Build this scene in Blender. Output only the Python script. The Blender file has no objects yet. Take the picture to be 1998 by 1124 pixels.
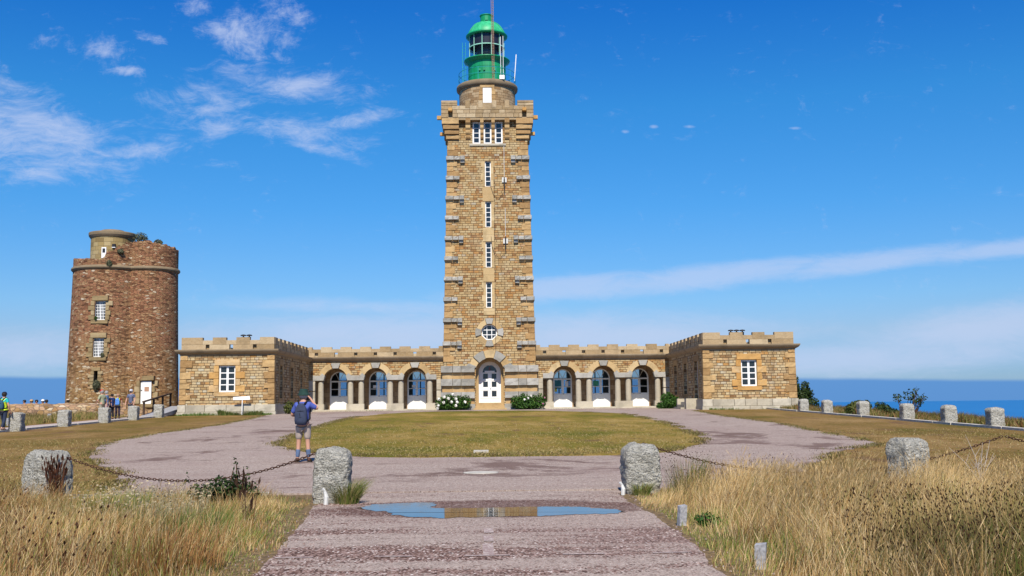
import bpy, bmesh, math, random
import numpy as np
from mathutils import Vector, Matrix, noise as mnoise
R_ = math.radians
C = bpy.context.scene.collection
sc = bpy.context.scene
random.seed(7)

# ------------------------------------------------------------------ camera, sky, sun, exposure
FPX = 2050.0; CXP, CYP = 999.0, 562.0; CAMZ = 1.39
PITCH = math.atan(229/FPX); YAW = math.atan(45/FPX/math.cos(PITCH)); ROLL = 0.0115
_f = Vector((math.sin(YAW)*math.cos(PITCH), math.cos(YAW)*math.cos(PITCH), math.sin(PITCH)))
_r0 = Vector((math.cos(YAW), -math.sin(YAW), 0)); _u0 = _r0.cross(_f)
_r = _r0*math.cos(ROLL) - _u0*math.sin(ROLL); _u = _u0*math.cos(ROLL) + _r0*math.sin(ROLL)
cam_d = bpy.data.cameras.new('camera'); cam = bpy.data.objects.new('camera', cam_d); C.objects.link(cam)
cam_d.sensor_width = 36; cam_d.lens = FPX/1998*36; cam_d.clip_start = .1; cam_d.clip_end = 400000
M = Matrix((_r, _u, -_f)).transposed().to_4x4(); M.translation = Vector((0, 0, CAMZ)); cam.matrix_world = M
sc.camera = cam
def ray(u, v): return _f + _r*((u-CXP)/FPX) - _u*((v-CYP)/FPX)
def atY(u, v, Y):
    d = ray(u, v); return Vector((0, 0, CAMZ)) + d*(Y/d.y)

SUN_EL, SUN_AZ = 48.0, 0.4          # sun behind the camera; azimuth degrees the light travels towards +x
sun_d = bpy.data.lights.new('sun', 'SUN'); sun_d.energy = 5.0; sun_d.angle = R_(.53); sun_d.color = (1, .92, .79)
sun = bpy.data.objects.new('sun', sun_d); C.objects.link(sun)
tv = Vector((math.sin(R_(SUN_AZ))*math.cos(R_(SUN_EL)), math.cos(R_(SUN_AZ))*math.cos(R_(SUN_EL)), -math.sin(R_(SUN_EL))))
sun.rotation_euler = tv.to_track_quat('-Z', 'Y').to_euler()
sc.view_settings.view_transform = 'Standard'; sc.view_settings.look = 'None'
sc.view_settings.exposure = 0.30; sc.view_settings.gamma = 1

w = bpy.data.worlds.new('World'); sc.world = w; w.use_nodes = True
WT = w.node_tree; WT.nodes.clear()
class NT:
    def __init__(s, tree): s.t = tree
    def n(s, typ, **k):
        o = s.t.nodes.new(typ)
        for a, b in k.items(): setattr(o, a, b)
        return o
    def link(s, a, b): s.t.links.new(a, b)
    def put(s, sock, val):
        if hasattr(val, 'is_output') or isinstance(val, bpy.types.NodeSocket): s.link(val, sock)
        elif val is not None: sock.default_value = val
    def m(s, op, a, b=None, c=None, clamp=False):
        o = s.n('ShaderNodeMath', operation=op); o.use_clamp = clamp
        s.put(o.inputs[0], a)
        if b is not None: s.put(o.inputs[1], b)
        if c is not None: s.put(o.inputs[2], c)
        return o.outputs[0]
    def mix(s, f, a, b, blend='MIX'):
        o = s.n('ShaderNodeMix', data_type='RGBA', blend_type=blend)
        s.put(o.inputs[0], f); s.put(o.inputs[6], a if not isinstance(a, tuple) or len(a) == 4 else (*a, 1)); s.put(o.inputs[7], b if not isinstance(b, tuple) or len(b) == 4 else (*b, 1))
        return o.outputs[2]
    def ramp(s, f, stops, interp='LINEAR'):
        o = s.n('ShaderNodeValToRGB'); cr = o.color_ramp; cr.interpolation = interp
        while len(cr.elements) < len(stops): cr.elements.new(.5)
        for e, (p, c) in zip(cr.elements, stops):
            e.position = p; e.color = (*c, 1) if hasattr(c, '__len__') else (c, c, c, 1)
        s.put(o.inputs[0], f); return o.outputs[0]
    def noise(s, vec, scale, detail=4, rough=.5, dist=0, dim='3D'):
        o = s.n('ShaderNodeTexNoise'); o.noise_dimensions = dim
        s.put(o.inputs['Vector'], vec); o.inputs['Scale'].default_value = scale
        o.inputs['Detail'].default_value = detail; o.inputs['Roughness'].default_value = rough; o.inputs['Distortion'].default_value = dist
        return o.outputs['Fac']
    def smooth(s, x, a, b, lo=0., hi=1.):
        o = s.n('ShaderNodeMapRange', interpolation_type='SMOOTHSTEP')
        s.put(o.inputs[0], x); o.inputs[1].default_value = a; o.inputs[2].default_value = b; o.inputs[3].default_value = lo; o.inputs[4].default_value = hi
        return o.outputs[0]
    def scalev(s, vec, sc3, rot=(0, 0, 0), loc=(0, 0, 0)):
        o = s.n('ShaderNodeMapping'); s.put(o.inputs[0], vec); o.inputs[3].default_value = sc3; o.inputs[2].default_value = rot; o.inputs[1].default_value = loc
        return o.outputs[0]
W = NT(WT)
sky = W.n('ShaderNodeTexSky', sky_type='NISHITA'); sky.sun_disc = False; sky.sun_elevation = R_(SUN_EL); sky.sun_rotation = R_(180 + SUN_AZ)
sky.air_density = 1.0; sky.dust_density = .3; sky.ozone_density = 2.5; sky.altitude = 60
tc = W.n('ShaderNodeTexCoord'); sep = W.n('ShaderNodeSeparateXYZ'); W.link(tc.outputs['Generated'], sep.inputs[0])
dx, dy, dz = sep.outputs
front = W.smooth(dy, .15, .5)
ysafe = W.m('MAXIMUM', dy, .12)
A = W.m('DIVIDE', dx, ysafe); Ee = W.m('DIVIDE', dz, ysafe)
comb = W.n('ShaderNodeCombineXYZ'); W.link(A, comb.inputs[0]); W.link(Ee, comb.inputs[1]); AE = comb.outputs[0]
SKYGRAD = [(0, (.37, .56, .98)), (.0875, (.39, .61, 1.04)), (.165, (.56, .70, .99)), (.24, (.50, .78, 1.10)), (.46, (.30, .81, 1.25)), (.69, (.19, .82, 1.33)), (.9, (.09, .67, 1.38)), (1, (.08, .62, 1.35))]
g = W.ramp(W.m('MULTIPLY', W.m('MAXIMUM', dz, 0), 2.5), SKYGRAD)
base = W.mix(1.0, sky.outputs[0], g, 'MULTIPLY')
SKYMUL = 1.0
# clouds: thin streaks placed by direction in the sky
def blob(u, v, su, sv, ang, amp):
    d = ray(u, v); a0 = d.x/d.y; e0 = d.z/d.y
    o = W.scalev(AE, (1, 1, 1), loc=(-a0, -e0, 0)); o2 = W.n('ShaderNodeVectorRotate', rotation_type='Z_AXIS'); W.link(o, o2.inputs[0]); o2.inputs['Angle'].default_value = R_(-ang)
    o3 = W.scalev(o2.outputs[0], (FPX/su, FPX/sv, 0)); l = W.n('ShaderNodeVectorMath', operation='LENGTH'); W.link(o3, l.inputs[0])
    return W.m('MULTIPLY', W.smooth(l.outputs['Value'], 1.0, 0.0), amp)
def accumulate(bl):
    t = None
    for b in bl:
        x = blob(*b); t = x if t is None else W.m('MAXIMUM', t, x)
    return t
warp = W.n('ShaderNodeTexNoise'); warp.inputs['Scale'].default_value = 9; warp.inputs['Detail'].default_value = 3; W.link(AE, warp.inputs['Vector'])
wadd = W.n('ShaderNodeVectorMath', operation='MULTIPLY_ADD'); W.link(warp.outputs['Color'], wadd.inputs[0]); wadd.inputs[1].default_value = (.05, .035, 0); W.link(AE, wadd.inputs[2]); AEW = wadd.outputs[0]
nz_puff = W.noise(AEW, 34, 9, .68, .3)
nz_str = W.noise(W.scalev(AEW, (9, 42, 1), rot=(0, 0, R_(-6))), 1.0, 9, .68, .8)
nz_mid = W.noise(W.scalev(AEW, (16, 38, 1), rot=(0, 0, R_(8))), 1.0, 8, .68, .4)
puffs = accumulate([(475, 62, 150, 85, 0, .95), (385, 15, 75, 38, 0, .75), (560, 25, 120, 70, 0, .6), (90, 80, 70, 35, 0, .65), (185, 95, 140, 60, -8, .62), (250, 138, 60, 20, 0, .75), (15, 130, 60, 30, 0, .6), (300, 75, 60, 22, -10, .55), (520, 110, 170, 30, -10, .4)])
strk = accumulate([(80, 270, 330, 120, -16, 1.0), (20, 200, 170, 110, -25, .8), (240, 298, 200, 36, 6, .8), (80, 330, 170, 52, 0, .9), (570, 165, 260, 66, -4, .85), (400, 200, 200, 80, -8, .7), (560, 252, 300, 60, -10, .85), (690, 238, 130, 40, 10, .85), (620, 288, 170, 34, -16, .75), (430, 250, 240, 48, 0, .6), (440, 320, 90, 24, 0, .45), (300, 260, 320, 60, -6, .45)])
small = accumulate([(1220, 257, 20, 9, 0, .9), (1275, 247, 22, 9, 0, .95), (1345, 247, 28, 8, 0, .9), (1550, 250, 30, 8, 0, .95), (985, 55, 18, 8, 0, .6), (1023, 78, 16, 8, 20, .6), (783, 53, 18, 8, 0, .5), (1405, 215, 25, 6, 0, .4), (1140, 85, 60, 12, 0, .4)])
band = accumulate([(1100, 562, 420, 50, 4, 1.15), (1400, 538, 520, 46, 6, 1.15), (1700, 510, 420, 40, 7, 1.15), (1960, 487, 330, 34, 5, 1.15)])
lowc = accumulate([(760, 655, 760, 90, 0, 1.1), (1180, 655, 700, 85, 0, 1.1), (1930, 640, 560, 85, 8, 1.15), (1700, 700, 800, 70, 3, 1.1), (700, 600, 560, 34, -2, .75), (30, 690, 420, 80, 2, 1.0)])
fib = W.noise(W.scalev(AEW, (34, 90, 1), rot=(0, 0, R_(4))), 1.0, 8, .75, 1.0)
def cover(mask, nz, amt, a, b, k):
    n = W.m('ADD', W.m('MULTIPLY', W.m('SUBTRACT', nz, .5), amt), W.m('MULTIPLY', W.m('SUBTRACT', fib, .5), amt*.55))
    return W.m('MULTIPLY', W.smooth(W.m('ADD', mask, n), a, b), k)
c1 = cover(puffs, nz_puff, 2.3, .22, 1.35, .72)
c2 = cover(strk, nz_mid, 2.0, .22, 1.3, .70)
c3 = cover(small, nz_puff, 1.0, .4, 1.3, .55)
c4 = cover(band, nz_str, 1.1, .18, 1.15, .52)
c5 = cover(lowc, nz_str, 1.0, .1, 1.25, .58)
cl = W.m('MULTIPLY', W.m('MAXIMUM', W.m('MAXIMUM', W.m('MAXIMUM', c1, c2), W.m('MAXIMUM', c3, c4)), c5), front)
# a bank of sea haze low over the horizon
bank_n = W.noise(W.scalev(AE, (5, 1, 1)), 1.0, 3, .5)
btop = W.m('ADD', .0255, W.m('MULTIPLY', A, -.013)); btop = W.m('ADD', btop, W.m('MULTIPLY', W.m('SUBTRACT', bank_n, .5), .006))
bank = W.m('MULTIPLY', W.smooth(W.m('SUBTRACT', Ee, btop), .0024, -.0024), front)
CLOUD = (5.6, 6.4, 8.6); BANK = (.95, 2.75, 6.3)
col = W.mix(cl, base, CLOUD)
col = W.mix(W.m('MULTIPLY', bank, .9), col, BANK)
bg = W.n('ShaderNodeBackground'); W.link(col, bg.inputs[0]); bg.inputs[1].default_value = .085 * SKYMUL
wo = W.n('ShaderNodeOutputWorld'); W.link(bg.outputs[0], wo.inputs[0])

# ------------------------------------------------------------------ helpers
ORG = {}
class MB:
    def __init__(s): s.v = []; s.f = []; s.uv = []; s.rnd = []; s.r = 0.
    def add(s, pts, uv=None):
        i = len(s.v); s.v += [tuple(p) for p in pts]; s.f.append(tuple(range(i, i+len(pts)))); s.uv.append(uv); s.rnd.append(s.r)
    def newr(s): s.r = random.random()
    def hexa(s, p, rn=True, skip=()):     # p: 8 corners, bottom 0-3 ccw, top 4-7
        if rn: s.newr()
        for k, q in enumerate(((3, 2, 1, 0), (4, 5, 6, 7), (0, 1, 5, 4), (1, 2, 6, 5), (2, 3, 7, 6), (3, 0, 4, 7))):
            if k not in skip: s.add([p[i] for i in q])
    def box(s, x0, x1, y0, y1, z0, z1, rn=True, skip=()):
        x0, x1 = sorted((x0, x1)); y0, y1 = sorted((y0, y1)); z0, z1 = sorted((z0, z1))
        s.hexa([(x0, y0, z0), (x1, y0, z0), (x1, y1, z0), (x0, y1, z0), (x0, y0, z1), (x1, y0, z1), (x1, y1, z1), (x0, y1, z1)], rn, skip)
    def rock(s, x0, x1, y0, y1, z0, z1, amp=.02, n=3, seed=0):   # rough-faced block: front (low y) face bulges
        x0, x1 = sorted((x0, x1)); s.newr(); c = .018
        def P(x, y, z):
            return (x, y, z)
        gx = [x0, x0+c] + [x0+c+(x1-x0-2*c)*i/n for i in range(1, n)] + [x1-c, x1]
        gz = [z0, z0+c, (z0+z1)/2, z1-c, z1]
        def yy(i, k):
            if i in (0, len(gx)-1) or k in (0, len(gz)-1): return y0 + .03
            return y0 - random.random()*amp
        Y = [[yy(i, k) for k in range(len(gz))] for i in range(len(gx))]
        for i in range(len(gx)-1):
            for k in range(len(gz)-1):
                s.add([(gx[i], Y[i][k], gz[k]), (gx[i+1], Y[i+1][k], gz[k]), (gx[i+1], Y[i+1][k+1], gz[k+1]), (gx[i], Y[i][k+1], gz[k+1])])
        yb = y0+.03
        s.hexa([(x0, yb, z0), (x1, yb, z0), (x1, y1, z0), (x0, y1, z0), (x0, yb, z1), (x1, yb, z1), (x1, y1, z1), (x0, y1, z1)], False, (2,))
    def prism(s, poly, y0, y1):           # polygon in xz (ccw seen from -y), extruded in y
        s.newr(); n = len(poly)
        s.add([(x, y0, z) for x, z in poly]); s.add([(x, y1, z) for x, z in reversed(poly)])
        for i in range(n):
            (a, b), (c, d) = poly[i], poly[(i+1) % n]
            s.add([(c, y0, d), (a, y0, b), (a, y1, b), (c, y1, d)])
    def tube(s, pts, r, n=6, caps=True):
        pts = [Vector(p) for p in pts]; rings = []
        rr = r if hasattr(r, '__len__') else [r]*len(pts)
        for i, p in enumerate(pts):
            t = (pts[min(i+1, len(pts)-1)] - pts[max(i-1, 0)]).normalized()
            a = t.cross(Vector((0, 0, 1))) if abs(t.z) < .95 else t.cross(Vector((1, 0, 0)))
            a.normalize(); b = t.cross(a)
            rings.append([p + (a*math.cos(2*math.pi*k/n) + b*math.sin(2*math.pi*k/n))*rr[i] for k in range(n)])
        i0 = len(s.v)
        for rg in rings: s.v += [tuple(q) for q in rg]
        for i in range(len(rings)-1):
            for k in range(n):
                k2 = (k+1) % n
                s.f.append((i0+i*n+k, i0+i*n+k2, i0+(i+1)*n+k2, i0+(i+1)*n+k)); s.uv.append(None); s.rnd.append(s.r)
        if caps:
            s.f.append(tuple(i0+k for k in reversed(range(n)))); s.f.append(tuple(i0+(len(rings)-1)*n+k for k in range(n))); s.uv += [None]*2; s.rnd += [s.r]*2
    def lathe(s, prof, cx=0, cy=0, n=32, close=True, a0=0, a1=2*math.pi):  # prof: (r,z)
        i0 = len(s.v); full = abs(a1-a0-2*math.pi) < 1e-6; m = n if full else n+1
        for r, z in prof:
            for k in range(m):
                a = a0+(a1-a0)*k/n; s.v.append((cx+r*math.cos(a), cy+r*math.sin(a), z))
        for i in range(len(prof)-1):
            for k in range(n):
                k2 = (k+1) % m
                s.f.append((i0+i*m+k, i0+i*m+k2, i0+(i+1)*m+k2, i0+(i+1)*m+k))
                rr = max(prof[i][0], prof[i+1][0], .01); ua, ub = (a0+(a1-a0)*k/n)*rr, (a0+(a1-a0)*(k+1)/n)*rr
                if abs(prof[i+1][1]-prof[i][1]) > abs(prof[i+1][0]-prof[i][0]): va, vb = prof[i][1], prof[i+1][1]
                else: va, vb = prof[i][0], prof[i+1][0]
                s.uv.append([(ua, va), (ub, va), (ub, vb), (ua, vb)]); s.rnd.append(s.r)
        if close and full:
            if prof[0][0] > .001: s.f.append(tuple(i0+k for k in reversed(range(m)))); s.uv.append(None); s.rnd.append(s.r)
            if prof[-1][0] > .001: s.f.append(tuple(i0+(len(prof)-1)*m+k for k in range(m))); s.uv.append(None); s.rnd.append(s.r)
    SPLIT = {'tan_course', 'arch_stone', 'quoin', 'parapet', 'pilaster', 'gargoyle', 'antenna', 'whip_antenna', 'cable', 'window_surround', 'steps', 'opening_shade', 'interior_shade', 'plinth', 'floor', 'corbel', 'inner_arch'}
    def build(s, name, mat, parent=None, smooth=False, local=False):
        if parent is not None and name in s.SPLIT and len(s.f) < 6000:
            V = np.array(s.v); lo = np.array([V[list(f)].min(0) for f in s.f])-.014; hi = np.array([V[list(f)].max(0) for f in s.f])+.014; n = len(s.f); lab = np.full(n, -1); k = 0
            for i in range(n):
                if lab[i] >= 0: continue
                st = [i]; lab[i] = k
                while st:
                    j = st.pop(); ov = np.where((lab < 0) & (lo <= hi[j]).all(1) & (hi >= lo[j]).all(1))[0]; lab[ov] = k; st += ov.tolist()
                k += 1
            if k > 1:
                for q in range(k):
                    m = MB(); idx = np.where(lab == q)[0]; mp = {}
                    for i in idx:
                        f = []
                        for vi_ in s.f[i]:
                            if vi_ not in mp: mp[vi_] = len(m.v); m.v.append(s.v[vi_])
                            f.append(mp[vi_])
                        m.f.append(tuple(f)); m.uv.append(s.uv[i]); m.rnd.append(s.rnd[i])
                    o = m.build_one(name, mat, parent, smooth, local)
                return o
        return s.build_one(name, mat, parent, smooth, local)
    def build_one(s, name, mat, parent=None, smooth=False, local=False):
        me = bpy.data.meshes.new(name)
        V = np.array(s.v, float).reshape(-1, 3)
        if parent is not None and not local: V = V - np.array(ORG.get(parent.name, (0, 0, 0)))
        me.from_pydata(V.tolist(), [], s.f); me.update()
        uvl = me.uv_layers.new(name='UVMap'); buf = np.zeros(len(me.loops)*2, np.float32)
        k = 0; WV = s.v
        for f, uv in zip(s.f, s.uv):
            if uv is None:
                p = [WV[i] for i in f]
                a = np.subtract(p[1], p[0]); b = np.subtract(p[2], p[0]); nx = a[1]*b[2]-a[2]*b[1]; ny = a[2]*b[0]-a[0]*b[2]; nz = a[0]*b[1]-a[1]*b[0]
                if abs(ny) >= abs(nx) and abs(ny) >= abs(nz): uv = [(q[0], q[2]) for q in p]
                elif abs(nx) >= abs(nz): uv = [(q[1]+.37, q[2]) for q in p]
                else: uv = [(q[0], q[1]) for q in p]
            for q in uv: buf[k] = q[0]; buf[k+1] = q[1]; k += 2
        uvl.data.foreach_set('uv', buf)
        at = me.attributes.new('rnd', 'FLOAT', 'FACE'); at.data.foreach_set('value', np.array(s.rnd, np.float32))
        me.materials.append(mat)
        if smooth: me.polygons.foreach_set('use_smooth', [True]*len(me.polygons))
        me.validate(clean_customdata=False)
        o = bpy.data.objects.new(name, me); C.objects.link(o)
        if parent is not None: o.parent = parent; ORG[o.name] = ORG.get(parent.name, (0, 0, 0))
        return o
def tag(o, label=None, cat=None, group=None, kind=None):
    if label: o['label'] = label
    if cat: o['category'] = cat
    if group: o['group'] = group
    if kind: o['kind'] = kind
    return o
def thing(name, label, cat, loc=(0, 0, 0), rz=0, group=None):
    o = bpy.data.objects.new(name, None); C.objects.link(o); o.location = loc; o.rotation_euler = (0, 0, rz); o.empty_display_size = .3
    ORG[o.name] = tuple(loc) if rz == 0 else (0, 0, 0)
    return tag(o, label, cat, group)
def copy_tree(o, parent=None):
    c = o.copy(); C.objects.link(c)
    if parent is not None: c.parent = parent
    for ch in list(o.children): copy_tree(ch, c)
    return c

# ------------------------------------------------------------------ materials
def newmat(name):
    m = bpy.data.materials.new(name); m.use_nodes = True; t = m.node_tree; t.nodes.clear(); N = NT(t)
    b = N.n('ShaderNodeBsdfPrincipled'); o = N.n('ShaderNodeOutputMaterial'); N.link(b.outputs[0], o.inputs[0])
    b.inputs['Specular IOR Level'].default_value = .3
    return m, N, b
def bump(N, b, h, strength=.6, dist=.02):
    x = N.n('ShaderNodeBump'); x.inputs['Strength'].default_value = strength; x.inputs['Distance'].default_value = dist
    N.link(h, x.inputs['Height']); N.link(x.outputs[0], b.inputs['Normal']); return x
def simple(name, col, rough=.6, metal=0, var=.08, spec=.3, scale=6.):
    m, N, b = newmat(name); tcn = N.n('ShaderNodeTexCoord').outputs['Object']
    nz = N.noise(tcn, scale, 4)
    c = N.mix(N.smooth(nz, .3, .7), tuple(x*(1-var) for x in col), tuple(min(1, x*(1+var)) for x in col))
    N.link(c, b.inputs['Base Color']); b.inputs['Roughness'].default_value = rough; b.inputs['Metallic'].default_value = metal; b.inputs['Specular IOR Level'].default_value = spec
    return m
def masonry(name, ramp, bw, rh, mortar, mcol, bumpd=.03, stain=(.5, .42, .3), warpamt=.02, squash=.7, seed=0., stain_amt=.25):
    m, N, b = newmat(name)
    uv = N.n('ShaderNodeUVMap').outputs[0]
    wn = N.n('ShaderNodeTexNoise'); wn.inputs['Scale'].default_value = 1.7; wn.inputs['Detail'].default_value = 4; N.link(uv, wn.inputs['Vector'])
    wa = N.n('ShaderNodeVectorMath', operation='MULTIPLY_ADD'); N.link(wn.outputs['Color'], wa.inputs[0]); wa.inputs[1].default_value = (warpamt*2, warpamt, 0); N.link(uv, wa.inputs[2])
    vec = N.scalev(wa.outputs[0], (1, 1, 1), loc=(seed, seed*.37, 0))
    br = N.n('ShaderNodeTexBrick'); N.link(vec, br.inputs['Vector']); br.offset = .5; br.offset_frequency = 2; br.squash = squash; br.squash_frequency = 3
    for k, v in (('Scale', 1), ('Brick Width', bw), ('Row Height', rh), ('Mortar Size', mortar), ('Mortar Smooth', .25), ('Bias', 0)): br.inputs[k].default_value = v
    br.inputs['Color1'].default_value = (0, 0, 0, 1); br.inputs['Color2'].default_value = (1, 1, 1, 1); br.inputs['Mortar'].default_value = (.5, .5, .5, 1)
    # second per-stone random, from a coarse cell noise
    fine = N.noise(uv, 22, 6, .65); mid = N.noise(uv, 3.3, 5, .6)
    rv = N.m('ADD', br.outputs['Color'], N.m('MULTIPLY', N.m('SUBTRACT', mid, .5), .22), clamp=True)
    c = N.ramp(rv, ramp)
    c = N.mix(N.m('MULTIPLY', N.smooth(fine, .42, .75), .42), c, tuple(x*.62 for x in ramp[len(ramp)//2][1]), 'MIX')
    big = N.noise(uv, .45, 5, .6)
    c = N.mix(N.m('MULTIPLY', N.smooth(big, .48, .75), stain_amt), c, stain)
    rain = N.noise(N.scalev(uv, (1.6, .13, 1)), 1, 7, .7); patch = N.noise(uv, .9, 7, .75)
    c = N.mix(N.m('MULTIPLY', N.smooth(rain, .52, .70), .38), c, (.13, .085, .045))
    c = N.mix(N.m('MULTIPLY', N.smooth(patch, .53, .66), .34), c, (.17, .12, .07))
    c = N.mix(N.m('MULTIPLY', N.smooth(patch, .42, .32), .25), c, (.50, .46, .36))
    c = N.mix(br.outputs['Fac'], c, mcol)
    N.link(c, b.inputs['Base Color']); b.inputs['Roughness'].default_value = .88; b.inputs['Specular IOR Level'].default_value = .15
    h = N.m('ADD', N.m('MULTIPLY', N.m('SUBTRACT', 1, br.outputs['Fac']), .7), N.m('MULTIPLY', N.noise(uv, 9, 6, .7), .9))
    bump(N, b, h, .9, bumpd)
    return m
def ashlar(name, c0, c1, c2, rough=.85, spot=(.2, .19, .17), spotamt=.35, bumpd=.012, scale=7):
    m, N, b = newmat(name); uv = N.n('ShaderNodeTexCoord').outputs['Object']
    at = N.n('ShaderNodeAttribute', attribute_name='rnd').outputs['Fac']
    nz = N.noise(uv, scale, 6, .65); f = N.m('ADD', N.m('MULTIPLY', at, .75), N.m('MULTIPLY', N.m('SUBTRACT', nz, .4), .8), clamp=True)
    c = N.ramp(f, [(0, c0), (.5, c1), (1, c2)])
    sp = N.noise(uv, scale*7, 3, .7)
    c = N.mix(N.m('MULTIPLY', N.smooth(sp, .55, .75), spotamt), c, spot)
    big = N.noise(uv, 1.1, 5, .6); c = N.mix(N.m('MULTIPLY', N.smooth(big, .47, .68), .45), c, tuple(x*.45 for x in c1))
    N.link(c, b.inputs['Base Color']); b.inputs['Roughness'].default_value = rough; b.inputs['Specular IOR Level'].default_value = .15
    bump(N, b, N.m('ADD', nz, N.m('MULTIPLY', sp, .4)), .8, bumpd)
    return m
TAN = [(p_, (.79*c_[0], .78*c_[1], .80*c_[2])) for p_, c_ in [(0, (.27, .13, .05)), (.12, (.45, .24, .085)), (.26, (.50, .32, .13)), (.45, (.58, .42, .20)), (.66, (.64, .49, .26)), (.82, (.52, .37, .17)), (.93, (.55, .26, .07)), (1, (.52, .47, .34))]]
M_tower = masonry('tower_masonry', TAN, .50, .20, .017, (.10, .055, .025), seed=3.1, bumpd=.06)  # tower, pavilion, arcade: mortar darkened and widened, painting shadow lines under the courses
M_pav = masonry('pavilion_masonry', [(0, (.20, .10, .04)), (.15, (.36, .23, .10)), (.4, (.47, .34, .18)), (.7, (.56, .44, .25)), (.85, (.46, .23, .065)), (1, (.50, .46, .34))], .42, .185, .016, (.10, .06, .03), seed=8.2, bumpd=.06)
M_arc = masonry('arcade_masonry', TAN, .42, .17, .015, (.10, .055, .025), seed=5.5, bumpd=.05)
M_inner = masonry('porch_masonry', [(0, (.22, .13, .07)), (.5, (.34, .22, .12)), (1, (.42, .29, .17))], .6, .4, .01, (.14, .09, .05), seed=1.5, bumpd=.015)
M_drum = masonry('drum_masonry', [(0, (.25, .15, .07)), (.5, (.38, .26, .14)), (1, (.46, .34, .20))], .55, .23, .012, (.18, .12, .06), seed=2.2)
M_quoin = ashlar('tan_quoin_stone', (.29, .17, .07), (.44, .28, .125), (.55, .38, .18), bumpd=.03, spot=(.16, .10, .05), spotamt=.45)
M_ash = ashlar('smooth_tan_stone', (.42, .28, .13), (.50, .36, .18), (.57, .44, .25), spotamt=.25)
M_orange = ashlar('orange_granite', (.46, .24, .07), (.55, .33, .12), (.56, .44, .28), spotamt=.3)
M_tcourse = ashlar('tan_course_stone', (.36, .22, .095), (.45, .29, .13), (.50, .37, .20), spotamt=.3, bumpd=.02)
M_pale = ashlar('pale_parapet_stone', (.29, .20, .10), (.42, .31, .18), (.52, .42, .27), spotamt=.55, spot=(.15, .10, .05), bumpd=.03)
M_grey = ashlar('grey_granite', (.27, .26, .225), (.36, .345, .305), (.46, .44, .39), spot=(.12, .115, .10), spotamt=.6, bumpd=.03)
M_lgrey = ashlar('light_granite', (.40, .355, .27), (.49, .44, .34), (.56, .51, .41), spot=(.2, .17, .12), spotamt=.4)
M_corn = ashlar('weathered_cornice_stone', (.22, .165, .10), (.29, .22, .14), (.37, .30, .20), spotamt=.5, scale=3)
M_white = simple('white_paint', (.82, .82, .80), .45, var=.03)
M_cream = simple('aged_white_paint', (.60, .60, .57), .5, var=.05)
M_dark = simple('dark_iron', (.035, .035, .04), .5, .6)
M_rust = simple('rusty_iron', (.075, .035, .022), .85, .2, var=.5, scale=40)
M_ltan = simple('faded_lattice_paint', (.38, .24, .16), .7, var=.3, scale=20)
M_green = simple('green_lantern_paint', (.005, .27, .095), .32, var=.1, spec=.5, scale=2)
def lantern_paint(name, c0, c1):
    m, N, b = newmat(name); p = N.n('ShaderNodeTexCoord').outputs['Object']
    a = N.noise(N.scalev(p, (3, 3, .5)), 1, 6, .7); c = N.mix(N.smooth(a, .35, .68), c0, c1)
    c = N.mix(N.m('MULTIPLY', N.smooth(N.noise(N.scalev(p, (9, 9, .8)), 1, 6, .75), .6, .7), .45), c, (.10, .07, .03))
    N.link(c, b.inputs['Base Color']); b.inputs['Roughness'].default_value = .42; b.inputs['Specular IOR Level'].default_value = .4; return m
M_green = lantern_paint('green_lantern_paint', (.004, .21, .075), (.008, .31, .12))
M_dome = lantern_paint('pale_green_dome_paint', (.02, .33, .13), (.05, .48, .21))
M_teal = simple('turquoise_railing_paint', (.02, .32, .34), .5)
M_wood = simple('weathered_grey_wood', (.30, .30, .31), .85, var=.3, scale=30)
M_dwood = simple('dark_brown_wood', (.06, .035, .022), .8, var=.3, scale=20)
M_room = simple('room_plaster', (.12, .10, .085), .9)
M_roof = simple('roof_zinc', (.22, .23, .24), .6)
def glass_mat(name, transp, tint=(.02, .025, .03)):
    m, N, b = newmat(name); b.inputs['Base Color'].default_value = (*tint, 1); b.inputs['Roughness'].default_value = .03; b.inputs['Specular IOR Level'].default_value = .6
    if transp > 0:
        tr = N.n('ShaderNodeBsdfTransparent'); tr.inputs[0].default_value = (.86, .9, .92, 1); mx = N.n('ShaderNodeMixShader'); mx.inputs[0].default_value = transp
        N.link(b.outputs[0], mx.inputs[1]); N.link(tr.outputs[0], mx.inputs[2]); N.link(mx.outputs[0], N.t.nodes['Material Output'].inputs[0])
    return m
M_pane = glass_mat('window_glass', 0)  # opaque glass; the dark interiors behind are put into its base colour
M_clear = glass_mat('clear_glass', .8)
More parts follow.
